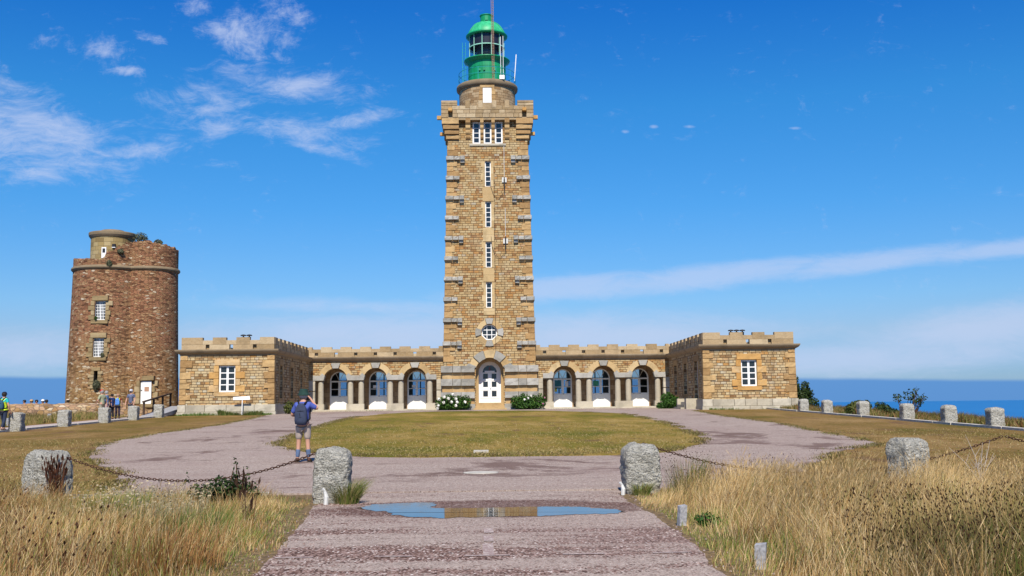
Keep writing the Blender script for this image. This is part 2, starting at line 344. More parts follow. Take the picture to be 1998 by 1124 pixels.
# old tower rubble
def rubble(name, red=True, sx=3.4, sy=8.5):
    m, N, b = newmat(name); uv = N.n('ShaderNodeUVMap').outputs[0]
    wn = N.n('ShaderNodeTexNoise'); wn.inputs['Scale'].default_value = 2.5; wn.inputs['Detail'].default_value = 3; N.link(uv, wn.inputs['Vector'])
    wa = N.n('ShaderNodeVectorMath', operation='MULTIPLY_ADD'); N.link(wn.outputs['Color'], wa.inputs[0]); wa.inputs[1].default_value = (.09, .07, 0); N.link(uv, wa.inputs[2])
    vec = N.scalev(wa.outputs[0], (sx, sy, 1))
    v1 = N.n('ShaderNodeTexVoronoi', feature='F1', voronoi_dimensions='2D'); N.link(vec, v1.inputs['Vector']); v1.inputs['Scale'].default_value = 1; v1.inputs['Randomness'].default_value = .95
    v2 = N.n('ShaderNodeTexVoronoi', feature='DISTANCE_TO_EDGE', voronoi_dimensions='2D'); N.link(vec, v2.inputs['Vector']); v2.inputs['Scale'].default_value = 1; v2.inputs['Randomness'].default_value = .95
    sp = N.n('ShaderNodeSeparateColor'); N.link(v1.outputs['Color'], sp.inputs[0])
    tanr = N.ramp(sp.outputs[0], [(0, (.15, .085, .035)), (.3, (.33, .20, .08)), (.55, (.44, .29, .13)), (.75, (.30, .16, .075)), (.93, (.50, .38, .22)), (1, (.60, .52, .38))])
    if red:
        redr = N.ramp(sp.outputs[0], [(0, (.10, .045, .025)), (.25, (.25, .115, .06)), (.5, (.35, .165, .09)), (.72, (.29, .155, .075)), (.90, (.38, .225, .115)), (.97, (.46, .32, .19)), (1, (.55, .46, .34))])
        ss = N.n('ShaderNodeSeparateXYZ'); N.link(uv, ss.inputs[0]); big = N.noise(uv, .35, 5, .6)
        f = N.m('ADD', N.smooth(ss.outputs[1], 9.0, 1.5), N.m('MULTIPLY', N.m('SUBTRACT', big, .5), 2.4), clamp=True)
        f = N.m('MULTIPLY', f, .92)
        c = N.mix(f, redr, tanr)
        c = N.mix(N.m('MULTIPLY', N.smooth(N.noise(uv, .8, 6, .7), .55, .7), .35), c, (.12, .10, .06))
        mc = (.22, .14, .085)
    else: c = N.mix(N.m('MULTIPLY', sp.outputs[1], .5), tanr, (.52, .36, .27)); mc = (.33, .24, .17)
    e = N.smooth(v2.outputs['Distance'], .0, .09)
    c = N.mix(N.m('SUBTRACT', 1, e), c, mc)
    c = N.mix(N.m('MULTIPLY', N.smooth(N.noise(uv, 30, 4, .7), .5, .75), .4), c, (.07, .045, .03))
    N.link(c, b.inputs['Base Color']); b.inputs['Roughness'].default_value = .92; b.inputs['Specular IOR Level'].default_value = .1
    bump(N, b, N.m('ADD', N.m('MULTIPLY', e, .8), N.m('MULTIPLY', N.noise(uv, 12, 5, .7), .8)), 1., .07)
    return m
M_red = rubble('red_rubble_masonry'); M_rub = rubble('tan_rubble_masonry', False, 2.6, 4.2)
# ground covers
def turf_mat(name, stops, bare):
    m, N, b = newmat(name); p = N.n('ShaderNodeTexCoord').outputs['Object']
    big = N.noise(N.scalev(p, (.13, .10, 1)), 1, 5, .6, .4); st = N.noise(N.scalev(p, (.42, .15, 1)), 1, 9, .75, .6); fine = N.noise(N.scalev(p, (3.2, 1.3, 1)), 1, 7, .75); vf = N.noise(N.scalev(p, (16, 7, 1)), 1, 4, .7)
    f = N.m('ADD', N.m('ADD', N.m('MULTIPLY', big, .35), N.m('MULTIPLY', st, .4)), N.m('MULTIPLY', fine, .25))
    c = N.ramp(f, stops)
    c = N.mix(N.m('MULTIPLY', N.smooth(fine, .50, .66), .55), c, (.095, .07, .02))
    c = N.mix(N.m('MULTIPLY', N.smooth(vf, .45, .68), .5), c, (.10, .075, .025))
    c = N.mix(N.m('MULTIPLY', N.smooth(vf, .46, .32), .4), c, (.46, .35, .15))
    c = N.mix(N.m('MULTIPLY', N.smooth(N.noise(N.scalev(p, (.5, .22, 1), loc=(5, 2, 0)), 1, 7, .7, .5), .56, .66), bare), c, (.15, .085, .045))
    N.link(c, b.inputs['Base Color']); b.inputs['Roughness'].default_value = .95; b.inputs['Specular IOR Level'].default_value = .05
    bump(N, b, N.m('ADD', N.m('MULTIPLY', vf, .6), fine), 1., .08); return m
M_turf = turf_mat('dry_turf', [(.41, (.10, .085, .014)), (.46, (.175, .115, .03)), (.52, (.24, .145, .05)), (.58, (.32, .205, .085))], .85)
M_turfi = turf_mat('island_turf', [(.42, (.09, .10, .010)), (.47, (.18, .15, .022)), (.52, (.28, .19, .045)), (.58, (.38, .265, .09))], .8)
def road_mat():
    m, N, b = newmat('pink_gravel_tarmac'); p = N.n('ShaderNodeTexCoord').outputs['Object']
    sx = N.n('ShaderNodeSeparateXYZ'); N.link(p, sx.inputs[0])
    near = N.smooth(sx.outputs[1], 17.5, 15.0)
    wp = N.n('ShaderNodeTexNoise'); wp.inputs['Scale'].default_value = 1.3; wp.inputs['Detail'].default_value = 6; wp.inputs['Roughness'].default_value = .7; N.link(p, wp.inputs['Vector'])
    wq = N.n('ShaderNodeVectorMath', operation='MULTIPLY_ADD'); N.link(wp.outputs['Color'], wq.inputs[0]); wq.inputs[1].default_value = (1.2, .8, 0); N.link(p, wq.inputs[2])
    bandn = N.noise(N.scalev(wq.outputs[0], (.16, 1.05, 1), loc=(1.3, .35, 0)), 1, 5, .62)
    peb = N.n('ShaderNodeTexVoronoi', feature='F1', voronoi_dimensions='2D'); N.link(N.scalev(p, (58, 26, 1)), peb.inputs['Vector']); peb.inputs['Scale'].default_value = 1
    pc = N.n('ShaderNodeSeparateColor'); N.link(peb.outputs['Color'], pc.inputs[0])
    fine = N.noise(p, 60, 3, .7); mid = N.noise(N.scalev(p, (14, 5, 1)), 1, 6, .8)
    pale = N.ramp(N.m('ADD', N.m('MULTIPLY', fine, .5), N.m('MULTIPLY', mid, .5)), [(.34, (.18, .14, .118)), (.5, (.36, .288, .243)), (.66, (.54, .455, .39))])
    coarse = N.ramp(pc.outputs[0], [(0, (.04, .02, .015)), (.3, (.12, .066, .05)), (.62, (.22, .135, .105)), (.9, (.37, .26, .225)), (1, (.66, .58, .52))])
    edge = N.m('ADD', bandn, N.m('MULTIPLY', N.m('SUBTRACT', N.m('ADD', N.m('MULTIPLY', pc.outputs[1], .6), N.m('MULTIPLY', mid, .8)), .7), .16))
    amt = N.m('MULTIPLY', N.smooth(edge, .46, .53), N.m('ADD', N.m('MULTIPLY', near, .78), .18))
    c = N.mix(amt, pale, coarse)
    c = N.mix(N.m('MULTIPLY', N.m('GREATER_THAN', pc.outputs[1], .72), .45), c, coarse)
    # brown silt and worn streaks, long in x as seen over the flat ground
    st = N.noise(N.scalev(p, (.28, .20, 1), loc=(3, 8, 0)), 1, 8, .72, .5)
    far = N.smooth(sx.outputs[1], 17, 22)
    c = N.mix(N.m('MULTIPLY', N.m('MULTIPLY', N.smooth(st, .54, .61), far), .75), c, (.105, .058, .045))
    st2 = N.noise(N.scalev(p, (.5, 1.6, 1), loc=(1, 2, 0)), 1, 7, .7, .4)
    c = N.mix(N.m('MULTIPLY', N.smooth(st2, .60, .67), .6), c, (.11, .062, .05))
    big = N.noise(p, .13, 5, .6)
    c = N.mix(N.m('MULTIPLY', N.smooth(big, .45, .65), .3), c, (.27, .19, .165))
    # damp rim around the puddle
    dd = N.n('ShaderNodeVectorMath', operation='LENGTH'); N.link(N.scalev(p, (1/2.25, 1/1.25, 0), loc=(0.02, -14.45/1.25, 0)), dd.inputs[0])
    wet = N.smooth(N.m('ADD', dd.outputs['Value'], N.m('MULTIPLY', N.noise(N.scalev(p, (1.5, 2.5, 1)), 1, 6, .65), .7)), 1.42, 1.22)
    c = N.mix(N.m('MULTIPLY', wet, .85), c, N.mix(.55, coarse, (.085, .045, .035)))
    N.link(c, b.inputs['Base Color']); b.inputs['Roughness'].default_value = .9; b.inputs['Specular IOR Level'].default_value = .12
    bump(N, b, N.m('ADD', peb.outputs['Distance'], N.m('MULTIPLY', fine, .8)), .7, .012); return m
M_road = road_mat()
M_soil = simple('rough_ground', (.15, .10, .045), .95, var=.5, scale=14)
M_path = simple('pale_gravel_path', (.42, .34, .30), .92, var=.15, scale=8)
M_kerb = simple('pale_kerb_stone', (.46, .43, .37), .9, var=.2, scale=5)
M_line = None
def line_mat():
    m, N, b = newmat('worn_road_paint'); p = N.n('ShaderNodeTexCoord').outputs['Object']
    n1 = N.noise(p, 16, 6, .75); n2 = N.noise(p, 55, 3, .7)
    worn = N.smooth(N.m('ADD', N.m('MULTIPLY', n1, .6), N.m('MULTIPLY', n2, .4)), .36, .54)
    c = N.mix(worn, (.60, .54, .48), (.28, .20, .18)); N.link(c, b.inputs['Base Color']); b.inputs['Roughness'].default_value = .9
    return m
M_line = line_mat()
def water_mat():
    m, N, b = newmat('puddle_water'); b.inputs['Base Color'].default_value = (.006, .005, .004, 1); b.inputs['Roughness'].default_value = .012; b.inputs['IOR'].default_value = 1.36; b.inputs['Specular IOR Level'].default_value = .6
    p = N.n('ShaderNodeTexCoord').outputs['Object']; bump(N, b, N.noise(N.scalev(p, (6, 30, 1)), 1, 2, .4), .03, .01); return m
M_puddle = water_mat()
def sea_mat():
    m, N, b = newmat('sea_water'); p = N.n('ShaderNodeTexCoord').outputs['Object']
    n = N.noise(N.scalev(p, (.0012, .0005, 1)), 1, 5, .6)
    N.link(N.mix(n, (.014, .125, .33), (.024, .17, .40)), b.inputs['Base Color']); b.inputs['Roughness'].default_value = .5; b.inputs['Specular IOR Level'].default_value = .12
    bump(N, b, N.noise(N.scalev(p, (.03, .05, 1)), 1, 6, .7), .3, 1.); return m
def leafmat(name, c0, c1, c2, tr=.3, rough=.6):
    m, N, b = newmat(name); at = N.n('ShaderNodeAttribute', attribute_name='rnd').outputs['Fac']
    c = N.ramp(at, [(0, c0), (.5, c1), (1, c2)]); N.link(c, b.inputs['Base Color']); b.inputs['Roughness'].default_value = rough; b.inputs['Specular IOR Level'].default_value = .25
    t = N.n('ShaderNodeBsdfTranslucent'); N.link(c, t.inputs[0]); mx = N.n('ShaderNodeMixShader'); mx.inputs[0].default_value = tr
    N.link(b.outputs[0], mx.inputs[1]); N.link(t.outputs[0], mx.inputs[2]); N.link(mx.outputs[0], N.t.nodes['Material Output'].inputs[0]); return m
M_leaf = leafmat('green_leaves', (.015, .045, .006), (.035, .10, .012), (.09, .18, .03))
M_leafd = leafmat('dark_leaves', (.012, .025, .005), (.03, .055, .012), (.07, .10, .025))
M_leafo = leafmat('olive_leaves', (.03, .045, .008), (.08, .10, .02), (.17, .17, .05))
M_leafg = leafmat('greyish_leaves', (.05, .06, .035), (.12, .13, .07), (.22, .21, .13))
M_stem = simple('brown_stems', (.07, .035, .018), .9, var=.4, scale=30)
M_petal = simple('white_petals', (.85, .84, .76), .6, var=.06, scale=30)
M_petaly = simple('yellow_petals', (.75, .6, .03), .6)
M_petalp = simple('pink_petals', (.55, .2, .35), .6)
M_bol = None
def bollard_mat():
    m, N, b = newmat('bollard_granite'); p = N.n('ShaderNodeTexCoord').outputs['Object']
    a = N.noise(p, 9, 6, .7); s = N.noise(p, 45, 4, .75); big = N.noise(p, 2.2, 4, .6)
    c = N.ramp(a, [(.3, (.34, .32, .27)), (.5, (.56, .54, .47)), (.7, (.76, .73, .65))])
    c = N.mix(N.m('MULTIPLY', N.smooth(s, .50, .62), .72), c, (.10, .095, .08))
    c = N.mix(N.m('MULTIPLY', N.smooth(s, .42, .32), .6), c, (.68, .67, .62))
    c = N.mix(N.m('MULTIPLY', N.smooth(big, .52, .68), .38), c, (.36, .31, .16))
    N.link(c, b.inputs['Base Color']); b.inputs['Roughness'].default_value = .95; b.inputs['Specular IOR Level'].default_value = .1
    bump(N, b, N.m('ADD', N.m('ADD', a, N.m('MULTIPLY', s, .6)), N.m('MULTIPLY', N.noise(N.scalev(p, (14, 14, 24)), 1, 3, .6, .5), 1.2)), 1., .09); return m
M_bol = bollard_mat()
def grassmat():
    m, N, b = newmat('tall_dry_grass'); at = N.n('ShaderNodeAttribute', attribute_name='col').outputs['Color']
    N.link(at, b.inputs['Base Color']); b.inputs['Roughness'].default_value = .65; b.inputs['Specular IOR Level'].default_value = .2
    t = N.n('ShaderNodeBsdfTranslucent'); N.link(at, t.inputs[0]); mx = N.n('ShaderNodeMixShader'); mx.inputs[0].default_value = .22
    N.link(b.outputs[0], mx.inputs[1]); N.link(t.outputs[0], mx.inputs[2]); N.link(mx.outputs[0], N.t.nodes['Material Output'].inputs[0]); return m
M_grass = grassmat()

# ------------------------------------------------------------------ ground, road, lawn, sea
def gz(y):
    return float(np.interp(y, [24, 73, 87, 200], [0, .93, 1.03, 1.03]))
def gh(x, y):
    z = gz(y)
    def st(t): t = max(0, min(1, t)); return t*t*(3-2*t)
    if x > 22.5: z -= 3.*st((x-22.5)/8) + 74*st((x-34)/40)
    if x < -23.6 and y > 40: z += .15*st((-23.6-x)/2)*(1 if y < 72 else 0)
    if x < -24 and y > 75: z -= .75*st((y-75)/1.5)
    if x < -45: z -= 74*st((-45-x)/50)
    if y > 97: z -= 4*st((y-97)/10)+70*st((y-112)/40)
    return z
def gridcoords(parts):
    out = []
    for a, b, s in parts:
        n = max(1, int(round((b-a)/s))); out += [a+(b-a)*i/n for i in range(n)]
    return out + [parts[-1][1]]
gx = gridcoords([(-130, -46, 6), (-46, -24, 1.1), (-24, 22, 1.), (22, 50, 1), (50, 130, 5)]); gy = gridcoords([(-90, -4, 8), (-4, 30, 1), (30, 72, 1.5), (72, 100, 1), (100, 190, 5)])
mb = MB(); nx = len(gx)
for y in gy:
    for x in gx: mb.v.append((x, y, gh(x, y) + (mnoise.noise((x*.3, y*.3, 0))*.02 if y > 24 else 0) - (.0 if y > 18 else 0)))
for j in range(len(gy)-1):
    for i in range(nx-1):
        mb.f.append((j*nx+i, j*nx+i+1, (j+1)*nx+i+1, (j+1)*nx+i)); mb.uv.append(None); mb.rnd.append(0)
tag(mb.build('ground', M_turf, smooth=True), 'dry turf headland around the forecourt', None, kind='structure')
mb = MB(); mb.lathe([(0.1, -70), (400, -70), (3000, -70), (20000, -70), (150000, -70)], 0, 0, 48, close=False)
tag(mb.build('sea', sea_mat()), 'blue sea reaching to the hazy horizon', None, kind='structure')

def strip(name, mat, rows, dz, jit=0., kind='structure', label=None, uvs=None, nsub=14, freq=1.2, zfun=None, kerbdrop=0.):
    """rows: list of (y, xl, xr) -> draped sheet"""
    mb = MB(); y0, y1 = rows[0][0], rows[-1][0]; ys = [r[0] for r in rows]; n = max(4, int((y1-y0)/(.12 if y1 < 30 else .35)))
    P = []
    for i in range(n+1):
        y = y0+(y1-y0)*i/n; xl = np.interp(y, ys, [r[1] for r in rows]); xr = np.interp(y, ys, [r[2] for r in rows])
        j1 = jit*(mnoise.noise((y*freq, 3.1, 0)) + .6*mnoise.noise((y*freq*4, 9, 0))); j2 = jit*(mnoise.noise((y*freq, 7.7, 5)) + .6*mnoise.noise((y*freq*4, 1.9, 2)))
        P.append([(xl+j1+(xr+j2-xl-j1)*k/nsub, y) for k in range(nsub+1)])
    for i, row in enumerate(P):
        for x, y in row:
            yy = y + (jit*.5*mnoise.noise((x*1.3, y, 4)) if i in (0, n) else 0)
            mb.v.append((x, yy, (zfun or gz)(yy) + dz))
    for i in range(n):
        for k in range(nsub):
            a = i*(nsub+1)+k; mb.f.append((a, a+1, a+nsub+2, a+nsub+1)); mb.uv.append(None); mb.rnd.append(0)
    nn = nsub+1; top = len(mb.v)
    for lst in ([i*nn for i in range(n+1)], [i*nn+nsub for i in range(n, -1, -1)], list(range(nsub, -1, -1)), [n*nn+k for k in range(nn)]):
        b0 = len(mb.v)
        for q in lst: x, y, z = mb.v[q]; mb.v.append((x, y, z-.12))
        for k in range(len(lst)-1): mb.f.append((lst[k], b0+k, b0+k+1, lst[k+1])); mb.uv.append(None); mb.rnd.append(0)
    return tag(mb.build(name, mat, smooth=False), label, kind=kind)
# ground beneath the forecourt noise is tiny, sheets lie above it
strip('road', M_road, [(-12, -2.2, 2.2), (9.1, -1.98, 1.87), (10.2, -2.05, 1.98), (11.5, -2.16, 2.02), (13.7, -2.34, 2.03), (15.1, -2.5, 1.95), (16.35, -2.35, 2.0), (17.2, -2.45, 2.1)], .012, .05, label='pink gravel lane leading to the forecourt', nsub=24, freq=2.2)
strip('forecourt', M_road, [(17.2, -6.3, 5.2), (18.1, -6.4, 5.25), (20.5, -7.1, 6.2), (22.5, -7.76, 6.95), (23.9, -8.4, 7.44), (26.9, -9.96, 8.6), (28.2, -10.5, 9.35), (30.45, -11.39, 11.15), (33.5, -12.3, 11.74), (36, -13.05, 11.9), (39.4, -13.4, 12.08), (42.7, -13.66, 12.5), (47, -13.6, 12.92), (52.2, -13.45, 12.9), (57, -13.8, 12.86), (63.4, -14.24, 13.1), (70.2, -14.9, 13.6), (73.6, -14.9, 14.7), (86.9, -14.9, 14.7)], .03, .22, label='pink tarmac forecourt around the lawn', nsub=40, freq=.5)
strip('lawn_island', M_turfi, [(27.15, -1.5, 3.2), (27.3, -2.6, 3.9), (28.1, -3.84, 4.65), (29.5, -4.9, 5.4), (31.0, -5.65, 5.95), (34, -6.79, 6.85), (38, -7.19, 7.25), (46.6, -7.81, 7.95), (57.7, -8.14, 8.2), (65, -7.9, 8.02), (69.2, -7.23, 6.6), (71.5, -6.5, 5.2), (75, -5.2, 3.8), (77.6, -3.6, 2.2)], .05, .22, label='oval of dry mown grass in the middle of the forecourt', nsub=30, freq=.8)
tag(strip('path', M_path, [(36, -24.2, -22.0), (50, -23.8, -22.0), (60, -23.6, -22.0), (72.5, -23.6, -22.0)], .05, .06), 'pale gravel path behind the left bollards')
mb = MB()
for (x, y0, y1) in ((-21.95, 36, 72), (19.35, 30, 73)):
    y = y0
    while y < y1:
        l = random.uniform(1.6, 2.6); ye = min(y+l-.04, y1)
        z0, z1 = gz(y), gz(ye); mb.newr(); xx = x+random.uniform(-.02, .02); wv = .16
        mb.hexa([(xx-wv, y, z0-.1), (xx+wv, y, z0-.1), (xx+wv, ye, z1-.1), (xx-wv, ye, z1-.1), (xx-wv, y, z0+.09), (xx+wv, y, z0+.09), (xx+wv, ye, z1+.09), (xx-wv, ye, z1+.09)]); y += l
x = -9.5
while x < 13:
    l = random.uniform(.8, 1.5)
    if x+l < -2.62 or x > 2.7: mb.box(x, x+l-.02, 17.12+random.uniform(-.02, .02), 17.26, -.1, .05)
    x += l
tag(mb.build('kerb', M_kerb), 'lines of flat pale kerb stones along the lawns', kind='structure')
strip('verge', M_soil, [(4, -16, -1.9), (9.1, -16, -1.9), (11.5, -16, -2.05), (13.7, -16, -2.2), (15.1, -16, -2.35), (17.1, -16, -2.4)], .006, .03, label='brown soil under the verge left of the lane')
strip('verge', M_soil, [(4, 1.8, 16), (9.1, 1.8, 16), (11.5, 1.9, 16), (13.7, 1.95, 16), (15.1, 1.9, 16), (17.1, 2.05, 16)], .0065, .03, label='brown soil under the verge right of the lane')
# worn painted lines on the lane
mb = MB()
for a, b_, y in ((-2.0, -1.65, 9.97), (-1.08, -.73, 9.95), (-.25, .17, 9.92), (.66, 1.05, 9.93), (1.5, 1.86, 9.94)):
    mb.add([(a, y-.035, .018), (b_, y-.035, .018), (b_, y+.035, .018), (a, y+.035, .018)])
for y0, y1 in ((9.96, 10.75), (10.95, 11.4), (11.65, 12.05)): mb.add([(-.075, y0, .018), (.03, y0, .018), (.02, y1, .018), (-.09, y1, .018)])
tag(mb.build('road_marking', M_line), 'worn white dashes painted across the lane', kind='structure')
# puddle
pud = [(-1.79, 14.8), (-1.67, 14.36), (-1.45, 14.26), (-1.32, 13.91), (-1.02, 13.43), (-.57, 13.26), (-.05, 13.31), (.65, 13.34), (1.24, 13.44), (1.6, 13.5), (1.72, 13.75), (1.69, 13.97), (1.32, 14.29), (.99, 14.55), (.61, 14.53), (-.05, 14.48), (-.62, 14.49), (-.86, 14.6), (-.77, 14.95), (-.83, 15.43), (-1.16, 15.39), (-1.66, 15.23)]
mb = MB(); pp = []
for i, (a, b_) in enumerate(pud):
    c, d = pud[(i+1) % len(pud)]
    for k in range(14):
        t = k/14; x, y = a+(c-a)*t, b_+(d-b_)*t; pp.append((x+.06*mnoise.noise((x*6, y*6, 0))+.03*mnoise.noise((x*22, y*22, 0)), y+.12*mnoise.noise((x*6, y*6, 9))+.05*mnoise.noise((x*24, y*24, 9)), .0165))
mb.add(pp); tag(mb.build('puddle', M_puddle), 'shallow rain puddle across the lane reflecting sky and lighthouse', kind='structure')

# ------------------------------------------------------------------ lighthouse
def glazing(name, parent, x0, x1, z0, z1, Y, cols, rows, fw=.07, bar=.035, mat=None, pane=None, depth=.06, x_axis=True, face=-1, zbars=None):
    """a window part with its pane as a sub-part; plane at constant Y (or constant X when x_axis False)"""
    mat = mat or M_white; pane = pane or M_pane
    mb = MB()
    def bx(a, b, d0, d1, c, d):
        if x_axis: mb.box(a, b, Y+d0, Y+d1, c, d)
        else: mb.box(Y+d0*face*-1, Y+d1*face*-1, a, b, c, d)
    bx(x0, x0+fw, 0, depth, z0, z1); bx(x1-fw, x1, 0, depth, z0, z1); bx(x0+fw, x1-fw, .002, depth, z0, z0+fw); bx(x0+fw, x1-fw, .002, depth, z1-fw, z1)
    iw = x1-x0-2*fw; ih = z1-z0-2*fw
    for i in range(1, cols):
        xc = x0+fw+iw*i/cols; ww = fw*.75 if (cols % 2 == 0 and i == cols//2) else bar/2
        bx(xc-ww, xc+ww, .004, depth-.01, z0+fw, z1-fw)
    for k in range(1, rows):
        zc = z0+fw+ih*k/rows; bx(x0+fw, x1-fw, .008, depth-.014, zc-bar/2, zc+bar/2)
    f = mb.build(name, mat, parent)
    mb = MB(); q = (x0+fw, x1-fw, z0+fw, z1-fw); d = depth*.6
    if x_axis: mb.add([(q[0], Y+d, q[2]), (q[1], Y+d, q[2]), (q[1], Y+d, q[3]), (q[0], Y+d, q[3])])
    else: mb.add([(Y-d*face, q[0], q[2]), (Y-d*face, q[1], q[2]), (Y-d*face, q[1], q[3]), (Y-d*face, q[0], q[3])])
    mb.build('pane', pane, f)
    return f
def holed(mb, x0, x1, z0, z1, holes, mapf, depth, zs=(), xs=(), quiet=False):
    """front sheet in (x,z) with rectangular holes; mapf(x,z,d)->point, reveals go to depth"""
    X = sorted(set([x0, x1] + [h[0] for h in holes] + [h[1] for h in holes] + list(xs))); Z = sorted(set([z0, z1] + [h[2] for h in holes] + [h[3] for h in holes] + list(zs)))
    for i in range(len(X)-1):
        for k in range(len(Z)-1):
            cx, cz = (X[i]+X[i+1])/2, (Z[k]+Z[k+1])/2
            if any(h[0] < cx < h[1] and h[2] < cz < h[3] for h in holes): continue
            mb.add([mapf(X[i], Z[k], 0), mapf(X[i+1], Z[k], 0), mapf(X[i+1], Z[k+1], 0), mapf(X[i], Z[k+1], 0)], [(X[i], Z[k]), (X[i+1], Z[k]), (X[i+1], Z[k+1]), (X[i], Z[k+1])])
    for h in holes:
        if len(h) > 4: continue
        a, b, c, d = h
        for (p, q) in (((a, c), (a, d)), ((a, d), (b, d)), ((b, d), (b, c)), ((b, c), (a, c))):
            mb.add([mapf(*p, 0), mapf(*q, 0), mapf(*q, depth), mapf(*p, depth)])
TW0, TK = 3.87, .0215
def tw(z): return TW0 - TK*(z-1)
TCY = 87.0 + TW0
def tfront(x, z, d=0): return (x*tw(z)/TW0, TCY - tw(z) + d, z)      # x given at base scale
L = thing('lighthouse', 'tall square tan stone lighthouse with a green lantern on top', 'lighthouse', (0, TCY, 1.0))
ZT = 25.7
mb = MB()
slits = [(-.25, .25, 19.82, 22.02), (-.25, .25, 16.32, 18.5), (-.25, .25, 12.89, 15.06), (-.25, .25, 9.5, 11.64)]
tops = [(-1.28, -.62, 23.55, 25.45), (-.33, .33, 23.55, 25.45), (.62, 1.28, 23.55, 25.45)]
def unb(h): # true x -> base-scale x
    s = TW0/tw((h[2]+h[3])/2); return (h[0]*s, h[1]*s, h[2], h[3])
OC = (0, 7.45, .64)   # octagon window
arc_r = 1.17; AZ = 4.16
holes = [unb(h) for h in slits+tops] + [(-.64*1.036, .64*1.036, 7.45-.64, 7.45+.64, 'o'), (-arc_r, arc_r, 1.0, AZ+arc_r, 'a')]
holed(mb, -TW0, TW0, .6, ZT, holes, tfront, .3, zs=[2, 4, 8, 12, 16, 20])
# octagon corners
s = .64; t = s*math.tan(R_(22.5)); sx = 1.036
for a, b_ in ((1, 1), (1, -1), (-1, 1), (-1, -1)):
    mb.add([tfront(a*s*sx, 7.45+b_*t), tfront(a*s*sx, 7.45+b_*s), tfront(a*t*sx, 7.45+b_*s)][::(1 if a*b_ > 0 else -1)])
oc = [(s, t), (t, s), (-t, s), (-s, t), (-s, -t), (-t, -s), (t, -s), (s, -t)]
for i in range(8):
    p, q = oc[i], oc[(i+1) % 8]; P = [tfront(p[0]*sx, 7.45+p[1]), tfront(q[0]*sx, 7.45+q[1])]
    mb.add([P[0], P[1], tuple(np.add(P[1], (0, .35, 0))), tuple(np.add(P[0], (0, .35, 0)))])
# arch head
def arch_fill(mb, cx, cz, r, ztop, mapf, n=16, depth=.4, zbot=None, soffit=True, jambs=True):
    pts = [(cx+r*math.cos(math.pi*i/n), cz+r*math.sin(math.pi*i/n)) for i in range(n+1)]
    for i in range(n):
        a, b = pts[i+1], pts[i]
        if ztop is not None: mb.add([mapf(a[0], a[1], 0), mapf(b[0], b[1], 0), mapf(b[0], ztop, 0), mapf(a[0], ztop, 0)], [a, b, (b[0], ztop), (a[0], ztop)])
        if soffit: mb.add([mapf(*a, 0), mapf(*a, depth), mapf(*b, depth), mapf(*b, 0)])
    if zbot is not None and jambs:
        for sg in (-1, 1):
            x = cx+sg*r; mb.add([mapf(x, zbot, 0), mapf(x, cz, 0), mapf(x, cz, depth), mapf(x, zbot, depth)])
arch_fill(mb, 0, AZ, arc_r, AZ+arc_r, tfront, depth=.75, zbot=1.0)
# sides and back
for a, b_ in (((1, -1), (1, 1)), ((1, 1), (-1, 1)), ((-1, 1), (-1, -1))):
    zz = [.6, 5, 10, 15, 20, ZT]
    for k in range(5):
        P = [];
        for (s1, s2), z in ((a, zz[k]), (b_, zz[k]), (b_, zz[k+1]), (a, zz[k+1])): P.append((s1*tw(z), TCY+s2*tw(z), z))
        mb.add(P)
mb.build('tower_wall', M_tower, L)
# smooth centre strip around the slit windows
mb = MB()
for z0, z1 in ((8.9, 9.46), (11.68, 12.85), (15.1, 16.28), (18.54, 19.78)):
    n = 2; 
    for k in range(n):
        za, zb = z0+(z1-z0)*k/n, z0+(z1-z0)*(k+1)/n - .012; y = TCY-tw(za); mb.box(-.46, .46, y-.035, y+.1, za, zb)
for (a, b_, c, d) in slits:
    n = 4
    for k in range(n):
        za, zb = c+(d-c)*k/n, c+(d-c)*(k+1)/n-.012; y = TCY-tw(za); wd = .46+(.12 if k % 2 else 0)
        mb.box(-wd, -.25, y-.034, y+.1, za, zb); mb.box(.25, wd, y-.034, y+.1, za, zb)
mb.build('window_surround', M_ash, L)
# corner quoins
for sg in (-1, 1):
    mb = MB(); z = 5.0; k = 0
    while z < 23.2:
        h = .42 if k % 2 else .5; wd = (.78, .5, .95, .6)[k % 4]*random.uniform(.85, 1.1); y = TCY-tw(z); x = tw(z+h/2)
        mb.rock(sg*(x-wd), sg*(x+.05), y-.05, y+.5, z+.01, z+h-.01, .03); z += h; k += 1
    mb.build('quoin', M_quoin, L)
# projecting granite bands
bands = [22.1, 20.38, 18.66, 16.95, 15.21, 13.5, 11.78, 10.06, 8.3, 6.36]
for i, z in enumerate(bands):
    long = (i % 2 == 0) or i == 9
    for sg in (-1, 1):
        mb = MB(); x = tw(z); y = TCY-tw(z); h = .34
        w1 = .72; w2 = .5; w3 = .4
        mb.rock(sg*(x+.12), sg*(x-w1+.17), y-.25, y+1.6, z, z+h, .05)
        mb.rock(sg*(x-w1+.15), sg*(x-w1-w2+.17), y-.23, y+.1, z+.01, z+h-.02, .05)
        if long:
            mb.rock(sg*(x-w1-w2+.15), sg*(x-w1-w2-w3+.15), y-.34, y+.1, z-.01, z+h, .05)
            mb.box(sg*(x-w1-w2+.12), sg*(x-w1-w2-w3+.18), y-.2, y+.1, z-.24, z-.012)
        mb.build('stone_band', M_grey, L)
